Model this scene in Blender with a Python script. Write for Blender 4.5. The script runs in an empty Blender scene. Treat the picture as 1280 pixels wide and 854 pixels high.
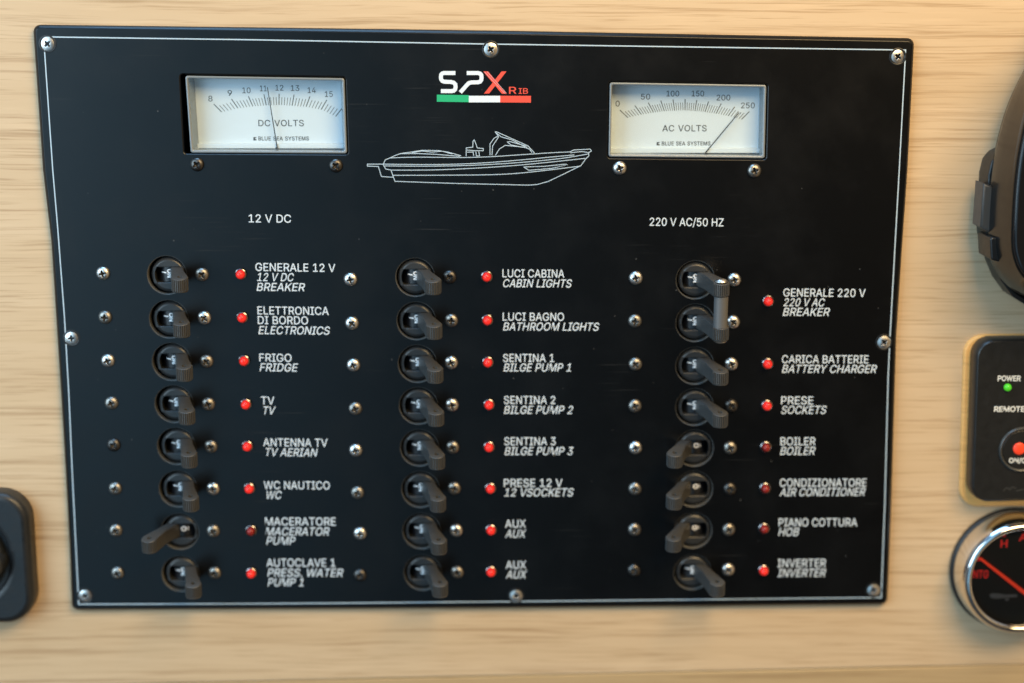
import bpy, bmesh, math, random
from mathutils import Vector, Matrix
from mathutils.geometry import tessellate_polygon

random.seed(7)
scene = bpy.context.scene
COL = scene.collection
MM = 0.001

# ------------------------------------------------------------------ camera
# the panel's front face is the plane y = 0, the camera stands on -y
YAW, PITCH, ROLL, DIST, FPX = 0.01835, -0.21251, 0.00176, 0.67158, 2000.0
cy, sy, cp, sp, cr, sr = (math.cos(YAW), math.sin(YAW), math.cos(PITCH), math.sin(PITCH), math.cos(ROLL), math.sin(ROLL))
FWD = Vector((sy * cp, cy * cp, sp))
R0 = Vector((cy, -sy, 0))
U0 = R0.cross(FWD)
RIGHT = cr * R0 + sr * U0
UP = -sr * R0 + cr * U0
CAM = Vector((0, -DIST, 0))
cam_d = bpy.data.cameras.new('camera')
cam = bpy.data.objects.new('camera', cam_d)
COL.objects.link(cam)
cam.matrix_world = Matrix(((RIGHT.x, UP.x, -FWD.x, CAM.x), (RIGHT.y, UP.y, -FWD.y, CAM.y),
                           (RIGHT.z, UP.z, -FWD.z, CAM.z), (0, 0, 0, 1)))
cam_d.sensor_width = 36
cam_d.lens = FPX / 1280 * 36
cam_d.clip_start = 0.01
cam_d.clip_end = 50
cam_d.dof.use_dof = True
cam_d.dof.focus_distance = 0.664
cam_d.dof.aperture_fstop = 2.75
scene.camera = cam

# ------------------------------------------------------------------ world and lamps
world = bpy.data.worlds.new('World')
scene.world = world
world.use_nodes = True
bgn = world.node_tree.nodes['Background']
bgn.inputs[1].default_value = 1.0
wt = world.node_tree
wtc = wt.nodes.new('ShaderNodeTexCoord')
wsep = wt.nodes.new('ShaderNodeSeparateXYZ')
wt.links.new(wtc.outputs['Generated'], wsep.inputs[0])


def wramp(sock, a, b):
    n = wt.nodes.new('ShaderNodeMapRange')
    n.interpolation_type = 'SMOOTHSTEP'
    n.inputs['From Min'].default_value, n.inputs['From Max'].default_value = a, b
    wt.links.new(sock, n.inputs['Value'])
    return n.outputs['Result']


def wmix(fac, c1, c2):
    n = wt.nodes.new('ShaderNodeMix')
    n.data_type = 'RGBA'
    wt.links.new(fac, n.inputs['Factor'])
    for k, c in ((6, c1), (7, c2)):
        if isinstance(c, tuple):
            n.inputs[k].default_value = (*c, 1)
        else:
            wt.links.new(c, n.inputs[k])
    return n.outputs[2]


# the cabin around: dim in front and to the right, brighter towards the windows on the left and overhead
cabin = wmix(wramp(wsep.outputs['X'], 0.03, -0.27), (0.020, 0.019, 0.018), (0.50, 0.98, 1.38))
cabin = wmix(wramp(wsep.outputs['X'], -0.34, -0.55), cabin, (0.10, 0.13, 0.16))
cabin = wmix(wramp(wsep.outputs['Z'], -0.28, -0.60), cabin, (0.05, 0.055, 0.06))
cabin = wmix(wramp(wsep.outputs['X'], 0.30, 0.62), cabin, (0.44, 0.31, 0.17))
over = wmix(wramp(wsep.outputs['X'], 0.10, -0.10), (0.20, 0.16, 0.11), (0.22, 0.42, 0.70))
wt.links.new(wmix(wramp(wsep.outputs['Z'], 0.35, 0.80), cabin, over), bgn.inputs[0])


def area(name, loc, target, sx, sz, power, color):
    l = bpy.data.lights.new(name, 'AREA')
    l.shape = 'RECTANGLE'
    l.size, l.size_y, l.energy, l.color = sx, sz, power, color
    o = bpy.data.objects.new(name, l)
    COL.objects.link(o)
    o.location = loc
    o.rotation_euler = (Vector(target) - Vector(loc)).to_track_quat('-Z', 'Y').to_euler()
    return o


area('window_light', (-0.78, -0.58, 0.10), (-0.16, 0, -0.12), 0.70, 0.80, 9.6, (0.60, 0.83, 1.0))
area('cabin_light', (0.40, -0.66, 0.52), (0.22, 0, -0.16), 0.65, 0.45, 13.2, (1.0, 0.71, 0.36))
area('hatch_light', (-0.21, -0.14, 0.85), (-0.20, -0.05, 0.0), 0.55, 0.30, 5.5, (0.30, 0.62, 1.0))
scene.view_settings.view_transform = 'Standard'
scene.view_settings.look = 'None'
scene.view_settings.exposure = 0.0
scene.view_settings.gamma = 1.0


# ------------------------------------------------------------------ helpers
def bp(px, py, y=0.0):
    """where the sight line of a photo pixel meets the plane parallel to the wall at depth y (metres)"""
    d = FWD + RIGHT * ((px - 640) / FPX) - UP * ((py - 427) / FPX)
    return CAM + d * ((y + DIST) / d.y)


def nodes_of(name):
    m = bpy.data.materials.new(name)
    m.use_nodes = True
    nt = m.node_tree
    return m, nt, nt.nodes['Principled BSDF']


def mat(name, color, rough=0.5, metal=0.0, spec=0.5, emit=None, strength=0.0, bump=0.0, bscale=2000, coat=0.0, rvar=0.0):
    m, nt, b = nodes_of(name)
    b.inputs['Base Color'].default_value = (*color, 1)
    b.inputs['Roughness'].default_value = rough
    b.inputs['Metallic'].default_value = metal
    b.inputs['Specular IOR Level'].default_value = spec
    b.inputs['Coat Weight'].default_value = coat
    if emit:
        b.inputs['Emission Color'].default_value = (*emit, 1)
        b.inputs['Emission Strength'].default_value = strength
    tc = nt.nodes.new('ShaderNodeTexCoord')
    if bump:
        n = nt.nodes.new('ShaderNodeTexNoise')
        n.inputs['Scale'].default_value = bscale
        n.inputs['Detail'].default_value = 3
        bm_ = nt.nodes.new('ShaderNodeBump')
        bm_.inputs['Strength'].default_value = bump
        bm_.inputs['Distance'].default_value = 0.0002
        nt.links.new(tc.outputs['Object'], n.inputs['Vector'])
        nt.links.new(n.outputs['Fac'], bm_.inputs['Height'])
        nt.links.new(bm_.outputs['Normal'], b.inputs['Normal'])
    if rvar:
        n = nt.nodes.new('ShaderNodeTexNoise')
        n.inputs['Scale'].default_value = 260
        n.inputs['Detail'].default_value = 6
        mr = nt.nodes.new('ShaderNodeMapRange')
        mr.inputs['From Min'].default_value = 0.3
        mr.inputs['From Max'].default_value = 0.7
        mr.inputs['To Min'].default_value = max(0.02, rough - rvar)
        mr.inputs['To Max'].default_value = rough + rvar
        nt.links.new(tc.outputs['Object'], n.inputs['Vector'])
        nt.links.new(n.outputs['Fac'], mr.inputs['Value'])
        nt.links.new(mr.outputs['Result'], b.inputs['Roughness'])
    return m


def wood(name, light, mid, dark, seed=0.0, rough=0.42):
    m, nt, b = nodes_of(name)
    N, L = nt.nodes, nt.links
    tc = N.new('ShaderNodeTexCoord')

    def noise(sc, detail, rgh, loc):
        mp = N.new('ShaderNodeMapping')
        mp.inputs['Scale'].default_value = sc
        mp.inputs['Location'].default_value = (loc + seed, loc * 1.7, loc * 0.3 + seed)
        L.new(warp.outputs['Vector'], mp.inputs['Vector'])
        n = N.new('ShaderNodeTexNoise')
        n.inputs['Scale'].default_value = 1.0
        n.inputs['Detail'].default_value = detail
        n.inputs['Roughness'].default_value = rgh
        L.new(mp.outputs['Vector'], n.inputs['Vector'])
        return n.outputs['Fac']

    def ramp(sock, a, b_, lo, hi):
        r = N.new('ShaderNodeMapRange')
        r.inputs['From Min'].default_value, r.inputs['From Max'].default_value = a, b_
        r.inputs['To Min'].default_value, r.inputs['To Max'].default_value = lo, hi
        L.new(sock, r.inputs['Value'])
        return r.outputs['Result']

    def mix(fac, c1, c2):
        x = N.new('ShaderNodeMix')
        x.data_type = 'RGBA'
        if isinstance(fac, float):
            x.inputs['Factor'].default_value = fac
        else:
            L.new(fac, x.inputs['Factor'])
        for k, c in ((6, c1), (7, c2)):
            if isinstance(c, tuple):
                x.inputs[k].default_value = (*c, 1)
            else:
                L.new(c, x.inputs[k])
        return x.outputs[2]

    # a slow waviness of the grain
    wn = N.new('ShaderNodeTexNoise')
    wn.inputs['Scale'].default_value = 11.0
    wn.inputs['Detail'].default_value = 2
    L.new(tc.outputs['Object'], wn.inputs['Vector'])
    sub = N.new('ShaderNodeVectorMath')
    sub.operation = 'SUBTRACT'
    L.new(wn.outputs['Color'], sub.inputs[0])
    sub.inputs[1].default_value = (0.5, 0.5, 0.5)
    mul = N.new('ShaderNodeVectorMath')
    mul.operation = 'MULTIPLY'
    L.new(sub.outputs['Vector'], mul.inputs[0])
    mul.inputs[1].default_value = (0.0, 0.0, 0.0045)
    warp = N.new('ShaderNodeVectorMath')
    warp.operation = 'ADD'
    L.new(tc.outputs['Object'], warp.inputs[0])
    L.new(mul.outputs['Vector'], warp.inputs[1])

    band = ramp(noise((2.5, 1, 55), 3, 0.6, 3.0), 0.35, 0.65, 0, 1)
    c = mix(band, light, mid)
    streak = ramp(noise((8, 1, 450), 4, 0.62, 9.0), 0.55, 0.69, 0, 0.52)
    c = mix(streak, c, dark)
    pores = ramp(noise((24, 1, 1100), 3, 0.62, 21.0), 0.55, 0.68, 0, 0.50)
    c = mix(pores, c, dark)
    pale = ramp(noise((20, 1, 420), 2, 0.5, 33.0), 0.56, 0.76, 0, 0.35)
    c = mix(pale, c, tuple(min(1, v * 1.18) for v in light))
    L.new(c, b.inputs['Base Color'])
    b.inputs['Roughness'].default_value = rough
    b.inputs['Specular IOR Level'].default_value = 0.35
    bu = N.new('ShaderNodeBump')
    bu.inputs['Strength'].default_value = 0.25
    bu.inputs['Distance'].default_value = 0.0003
    bu.invert = True
    L.new(streak, bu.inputs['Height'])
    L.new(bu.outputs['Normal'], b.inputs['Normal'])
    return m


def panel_material():
    m, nt, b = nodes_of('panel_black')
    N, L = nt.nodes, nt.links
    tc = N.new('ShaderNodeTexCoord')
    b.inputs['Specular IOR Level'].default_value = 0.42

    def noise(scale, detail, rgh=0.5, sc=None, rot=0.0):
        n = N.new('ShaderNodeTexNoise')
        n.inputs['Scale'].default_value = scale
        n.inputs['Detail'].default_value = detail
        n.inputs['Roughness'].default_value = rgh
        if sc:
            mp = N.new('ShaderNodeMapping')
            mp.inputs['Scale'].default_value = sc
            mp.inputs['Rotation'].default_value = (0, rot, 0)
            L.new(tc.outputs['Object'], mp.inputs['Vector'])
            L.new(mp.outputs['Vector'], n.inputs['Vector'])
        else:
            L.new(tc.outputs['Object'], n.inputs['Vector'])
        return n.outputs['Fac']

    def rng(s, a, b_, lo, hi):
        r = N.new('ShaderNodeMapRange')
        r.inputs['From Min'].default_value, r.inputs['From Max'].default_value = a, b_
        r.inputs['To Min'].default_value, r.inputs['To Max'].default_value = lo, hi
        L.new(s, r.inputs['Value'])
        return r.outputs['Result']

    def mth(op, a, b_):
        x = N.new('ShaderNodeMath')
        x.operation = op
        for k, v in enumerate((a, b_)):
            if isinstance(v, (int, float)):
                x.inputs[k].default_value = v
            else:
                L.new(v, x.inputs[k])
        return x.outputs[0]

    # dust specks: small voronoi cells, only a few of which are filled
    vo = N.new('ShaderNodeTexVoronoi')
    vo.inputs['Scale'].default_value = 230
    L.new(tc.outputs['Object'], vo.inputs['Vector'])
    spk = rng(vo.outputs['Distance'], 0.03, 0.085, 1, 0)
    sep = N.new('ShaderNodeSeparateColor')
    L.new(vo.outputs['Color'], sep.inputs['Color'])
    few = rng(sep.outputs[0], 0.88, 1.0, 0, 1)
    specks = mth('MULTIPLY', mth('MULTIPLY', spk, few), 0.16)
    # fine rubbed scratches in two directions and smudges
    sc1 = rng(noise(1, 2, 0.5, (30, 1, 1100), 0.5), 0.66, 0.78, 0, 1)
    sc2 = rng(noise(1, 2, 0.5, (26, 1, 900), -0.75), 0.68, 0.80, 0, 1)
    zone = rng(noise(17, 2), 0.48, 0.66, 0, 1)
    scr = mth('MULTIPLY', mth('MAXIMUM', sc1, sc2), zone)
    smud = rng(noise(28, 5, 0.62), 0.45, 0.75, 0, 1)
    haze = mth('ADD', mth('MULTIPLY', scr, 0.026), mth('MULTIPLY', smud, 0.0012))
    dirt = mth('ADD', haze, specks)
    x = N.new('ShaderNodeMix')
    x.data_type = 'RGBA'
    L.new(dirt, x.inputs['Factor'])
    x.inputs[6].default_value = (0.0012, 0.0012, 0.0013, 1)
    x.inputs[7].default_value = (0.62, 0.62, 0.60, 1)
    L.new(x.outputs[2], b.inputs['Base Color'])
    L.new(mth('ADD', rng(smud, 0, 1, 0.29, 0.36), mth('MULTIPLY', scr, 0.1)), b.inputs['Roughness'])
    fine = N.new('ShaderNodeBump')
    fine.inputs['Strength'].default_value = 0.10
    fine.inputs['Distance'].default_value = 0.0001
    L.new(noise(1500, 2), fine.inputs['Height'])
    L.new(fine.outputs['Normal'], b.inputs['Normal'])
    return m


def clear_material():
    m = bpy.data.materials.new('clear_cover')
    m.use_nodes = True
    nt = m.node_tree
    nt.nodes.clear()
    out = nt.nodes.new('ShaderNodeOutputMaterial')
    mx = nt.nodes.new('ShaderNodeMixShader')
    fr = nt.nodes.new('ShaderNodeFresnel')
    fr.inputs['IOR'].default_value = 1.45
    tr = nt.nodes.new('ShaderNodeBsdfTransparent')
    tr.inputs['Color'].default_value = (0.97, 0.985, 0.985, 1)
    gl = nt.nodes.new('ShaderNodeBsdfGlossy')
    gl.inputs['Roughness'].default_value = 0.04
    nt.links.new(fr.outputs[0], mx.inputs[0])
    nt.links.new(tr.outputs[0], mx.inputs[1])
    nt.links.new(gl.outputs[0], mx.inputs[2])
    nt.links.new(mx.outputs[0], out.inputs['Surface'])
    return m


M = dict(
    wood=wood('oak_wall', (0.615, 0.452, 0.285), (0.56, 0.40, 0.24), (0.32, 0.19, 0.09)),
    trim=wood('oak_trim', (0.52, 0.37, 0.20), (0.46, 0.315, 0.165), (0.30, 0.185, 0.09), seed=5.3),
    mount=wood('oak_mount', (0.86, 0.46, 0.15), (0.80, 0.42, 0.13), (0.55, 0.27, 0.08), seed=2.1),
    panel=panel_material(),
    print=mat('print_white', (0.68, 0.76, 0.83), 0.45),
    cut=mat('cut_edge', (0.09, 0.09, 0.086), 0.5),
    dull=mat('screw_steel_dim_reflect', (0.30, 0.285, 0.26), 0.40, metal=1.0, bump=0.15, bscale=1200, rvar=0.1),  # same steel, with dim reflections of the lower room put into its colour
    dark_reflect=mat('screw_steel_dark_reflect', (0.10, 0.095, 0.09), 0.38, metal=1.0, bump=0.2, bscale=1200, rvar=0.1),  # same steel again, near-black reflections painted into the colour
    mark=mat('mark_white', (0.95, 0.97, 1.0), 0.3),
    border=mat('print_border', (0.46, 0.58, 0.68), 0.45),
    red_print=mat('print_red', (0.72, 0.075, 0.045), 0.5),
    green_print=mat('print_green', (0.01, 0.40, 0.17), 0.5),
    bushing=mat('bushing_plastic', (0.026, 0.027, 0.028), 0.34, bump=0.25, bscale=1800),
    rocker=mat('rocker_plastic', (0.008, 0.009, 0.012), 0.35),
    lever=mat('lever_plastic', (0.048, 0.047, 0.045), 0.40, bump=0.35, bscale=2600, rvar=0.06),
    link=mat('link_plastic', (0.10, 0.10, 0.10), 0.40),
    chrome=mat('screw_steel', (0.64, 0.62, 0.59), 0.34, metal=1.0, bump=0.08, bscale=1500, rvar=0.08),
    dark=mat('screw_recess', (0.075, 0.07, 0.065), 0.5, metal=0.7),
    bezel_led=mat('led_bezel', (0.30, 0.29, 0.29), 0.20, metal=1.0),
    led_on=mat('led_red_lit', (0.55, 0.015, 0.012), 0.22, emit=(1.0, 0.035, 0.022), strength=0.55),
    led_off=mat('led_red_unlit', (0.26, 0.018, 0.014), 0.20),
    green_led=mat('led_green_lit', (0.05, 0.40, 0.02), 0.25, emit=(0.12, 0.8, 0.02), strength=0.36),
    void=mat('void_black', (0.004, 0.004, 0.004), 0.8),
    meter=mat('meter_frame', (0.20, 0.225, 0.24), 0.2, rvar=0.05),
    dial=mat('meter_dial', (0.68, 0.77, 0.86), 0.38),
    ink=mat('meter_ink', (0.035, 0.04, 0.045), 0.5),
    clear=clear_material(),
    rubber=mat('rubber_black', (0.011, 0.013, 0.015), 0.40, bump=0.3, bscale=900, rvar=0.08),
    knob=mat('knob_plastic', (0.018, 0.020, 0.022), 0.38, rvar=0.06),
    device=mat('device_gloss', (0.010, 0.009, 0.008), 0.22, spec=0.32, rvar=0.04),
    face=mat('device_face', (0.008, 0.008, 0.009), 0.12),
    bracket=mat('bracket_plastic', (0.010, 0.010, 0.010), 0.36, rvar=0.05),
    remote=mat('remote_plastic', (0.011, 0.011, 0.0105), 0.36, bump=0.2, bscale=1800, rvar=0.05),
    ring=mat('remote_ring', (0.045, 0.046, 0.044), 0.30),
    remote_print=mat('remote_print', (0.72, 0.73, 0.70), 0.45),
    emboss=mat('remote_emboss', (0.035, 0.035, 0.033), 0.4),
    red_dot=mat('button_red', (0.80, 0.055, 0.02), 0.35, emit=(1.0, 0.06, 0.015), strength=0.25),
    bezel=mat('gauge_chrome', (0.74, 0.72, 0.69), 0.10, metal=1.0),
    gauge=mat('gauge_dial', (0.016, 0.014, 0.010), 0.4),
    gauge_red=mat('gauge_needle', (0.85, 0.05, 0.02), 0.4, emit=(1.0, 0.06, 0.02), strength=0.30),
    gauge_text=mat('gauge_text', (0.75, 0.03, 0.025), 0.45, emit=(1.0, 0.03, 0.02), strength=0.18),
    gauge_grey=mat('gauge_grey', (0.16, 0.15, 0.14), 0.5),
)


def place(o, parent, at):
    """at is a world point; parents here carry translations only"""
    o.location = at
    if parent is not None:
        o.parent = parent
        off = Vector((0, 0, 0))
        p = parent
        while p is not None:
            off += p.location
            p = p.parent
        o.location = Vector(at) - off


def obj(name, bm, mats, parent=None, at=(0, 0, 0), angle=35, merge=True, flatcap=True):
    if merge:
        bmesh.ops.recalc_face_normals(bm, faces=bm.faces)
    me = bpy.data.meshes.new(name)
    bm.to_mesh(me)
    bm.free()
    for m in (mats if isinstance(mats, (list, tuple)) else [mats]):
        me.materials.append(m)
    if angle:
        for p in me.polygons:
            p.use_smooth = True
        me.set_sharp_from_angle(angle=math.radians(angle))
    o = bpy.data.objects.new(name, me)
    COL.objects.link(o)
    place(o, parent, at)
    return o


def share(name, src, parent, at):
    """a further object on the same mesh"""
    o = src.copy()
    o.name = name
    COL.objects.link(o)
    o.parent = None
    place(o, parent, at)
    return o


def empty(name, at):
    o = bpy.data.objects.new(name, None)
    o.empty_display_size = 0.02
    COL.objects.link(o)
    o.location = at
    return o


def tag(o, label=None, cat=None, group=None, kind=None):
    for k, v in (('label', label), ('category', cat), ('group', group), ('kind', kind)):
        if v:
            o[k] = v
    return o


def area2(p):
    return 0.5 * sum(p[i][0] * p[(i + 1) % len(p)][1] - p[(i + 1) % len(p)][0] * p[i][1] for i in range(len(p)))


def inset(p, d):
    """move a counter-clockwise contour inward (a clockwise hole outward) by d"""
    out = []
    n = len(p)
    for i in range(n):
        a, b, c = Vector(p[i - 1]), Vector(p[i]), Vector(p[(i + 1) % n])
        e1, e2 = (b - a), (c - b)
        if e1.length < 1e-12 or e2.length < 1e-12:
            out.append((b.x, b.y))
            continue
        e1.normalize()
        e2.normalize()
        n1, n2 = Vector((-e1.y, e1.x)), Vector((-e2.y, e2.x))
        s = n1 + n2
        k = max(0.35, 1 + n1.dot(n2))
        out.append((b.x + s.x * d / k, b.y + s.y * d / k))
    return out


def prism(bm, contours, y0, y1, bevel=0.0, seg=3, back=True, mi=0, swap=None, front=True, chamfer=None, mis=None):
    """plate with holes: contours in (x, z), front face at y0 (towards the camera), back at y1"""
    cs = []
    for i, c in enumerate(contours):
        c = [tuple(v) for v in c]
        if (area2(c) > 0) != (i == 0):
            c = c[::-1]
        cs.append(c)
    put = swap or (lambda x, y, z: (x, y, z))

    def ring(c, y):
        return [bm.verts.new(put(x, y, z)) for x, z in c]

    def cap(loops, y):
        vs = []
        tri = tessellate_polygon([[Vector((x, z, 0)) for x, z in c] for c in loops])
        for c in loops:
            vs += ring(c, y)
        for t in tri:
            if len(set(t)) == 3:
                try:
                    f = bm.faces.new([vs[k] for k in t])
                    f.material_index = mi
                except ValueError:
                    pass

    steps = [(0.0, 0.0)]
    if bevel:
        steps = [(bevel * (1 - math.sin(a)), bevel * (1 - math.cos(a))) for a in
                 [math.pi / 2 * k / seg for k in range(seg + 1)]]      # (inset, depth)
    sc = [1.0] * len(cs)
    if chamfer:                     # a flat chamfer of its own width for every contour
        steps = [(1.0, 0.0), (0.86, 0.05), (0.06, 0.78), (0.0, 0.95)]
        sc = chamfer
    if front:
        cap([inset(c, steps[0][0] * k) for c, k in zip(cs, sc)], y0)
    if y1 is not None and y1 != y0:
        for ci, (c, k) in enumerate(zip(cs, sc)):
            rings = [ring(inset(c, i_ * k), y0 + (d_ if y1 > y0 else -d_) * k) for i_, d_ in steps] + [ring(c, y1)]
            n = len(c)
            for a, b in zip(rings, rings[1:]):
                for i in range(n):
                    f = bm.faces.new((a[i], a[(i + 1) % n], b[(i + 1) % n], b[i]))
                    f.material_index = mis[ci] if mis else mi
        if back:
            cap(cs, y1)
    return bm


def flat(bm, contours, y, mi=0):
    """a printed flat shape facing the camera"""
    before = set(bm.faces)
    prism(bm, contours, y, None, mi=mi)
    for f in bm.faces:
        if f not in before:
            f.normal_update()
            if f.normal.y > 0:
                f.normal_flip()


def circle(cx, cz, r, n=48, a0=0.0):
    return [(cx + r * math.cos(a0 + 2 * math.pi * k / n), cz + r * math.sin(a0 + 2 * math.pi * k / n)) for k in range(n)]


def rounded(pts, r, n=6):
    """polygon with every corner rounded (only where it really turns)"""
    out = []
    m = len(pts)
    for i in range(m):
        a, b, c = Vector(pts[i - 1]), Vector(pts[i]), Vector(pts[(i + 1) % m])
        u, v = (a - b), (c - b)
        ang = u.angle(v) if u.length and v.length else math.pi
        if ang > math.radians(150):
            out.append((b.x, b.y))
            continue
        d = min(r / math.tan(ang / 2), u.length * 0.49, v.length * 0.49)
        p, q = b + u.normalized() * d, b + v.normalized() * d
        for k in range(n + 1):
            t = k / n
            # a circular arc is close to this rational blend
            w = math.sin(ang / 2)
            den = (1 - t) ** 2 + 2 * t * (1 - t) * w + t * t
            s = (p * (1 - t) ** 2 + b * (2 * t * (1 - t) * w) + q * t * t) / den
            out.append((s.x, s.y))
    return out


def rect(x0, z0, x1, z1):
    return [(x0, z0), (x1, z0), (x1, z1), (x0, z1)]


def box(bm, x0, x1, y0, y1, z0, z1, bevel=0.0, mi=0):
    prism(bm, [rect(x0, z0, x1, z1)], y0, y1, bevel=bevel, mi=mi)


def lathe(bm, prof, n=48, mi=0, cx=0.0, cz=0.0):
    """profile of (radius, y) turned about an axis along y"""
    rings = []
    for r, y in prof:
        if r < 1e-7:
            rings.append([bm.verts.new((cx, y, cz))])
        else:
            rings.append([bm.verts.new((cx + r * math.cos(2 * math.pi * k / n), y, cz + r * math.sin(2 * math.pi * k / n)))
                          for k in range(n)])
    for a, b in zip(rings, rings[1:]):
        for k in range(n):
            k2 = (k + 1) % n
            q = [a[k % len(a)], a[k2 % len(a)], b[k2 % len(b)], b[k % len(b)]]
            u = []
            for v in q:
                if v not in u:
                    u.append(v)
            if len(u) >= 3:
                bm.faces.new(u).material_index = mi


def stroke(bm, pts, w, y, mi=0, closed=False, caps=None):
    """a drawn line of width w through (x, z) points"""
    P = [Vector(p) for p in pts]
    n = len(P)
    L, R = [], []
    for i in range(n):
        a = P[i - 1] if (i > 0 or closed) else None
        c = P[(i + 1) % n] if (i < n - 1 or closed) else None
        d1 = (P[i] - a).normalized() if a is not None and (P[i] - a).length > 1e-9 else None
        d2 = (c - P[i]).normalized() if c is not None and (c - P[i]).length > 1e-9 else None
        d1, d2 = d1 or d2, d2 or d1
        n1, n2 = Vector((-d1.y, d1.x)), Vector((-d2.y, d2.x))
        k = max(0.5, 1 + n1.dot(n2))
        o = (n1 + n2) * (w / 2 / k)
        L.append(bm.verts.new((P[i].x + o.x, y, P[i].y + o.y)))
        R.append(bm.verts.new((P[i].x - o.x, y, P[i].y - o.y)))
    for i in range(n if closed else n - 1):
        j = (i + 1) % n
        f = bm.faces.new((L[i], L[j], R[j], R[i]))
        f.material_index = mi
        f.normal_update()
        if f.normal.y > 0:
            f.normal_flip()


def catmull(pts, k=4):
    out = []
    n = len(pts)
    for i in range(n - 1):
        p0, p1, p2, p3 = (Vector(pts[max(i - 1, 0)]), Vector(pts[i]), Vector(pts[i + 1]), Vector(pts[min(i + 2, n - 1)]))
        for j in range(k):
            t = j / k
            v = 0.5 * (2 * p1 + (p2 - p0) * t + (2 * p0 - 5 * p1 + 4 * p2 - p3) * t * t + (3 * p1 - p0 - 3 * p2 + p3) * t ** 3)
            out.append((v.x, v.y))
    out.append(tuple(pts[-1]))
    return out


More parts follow.
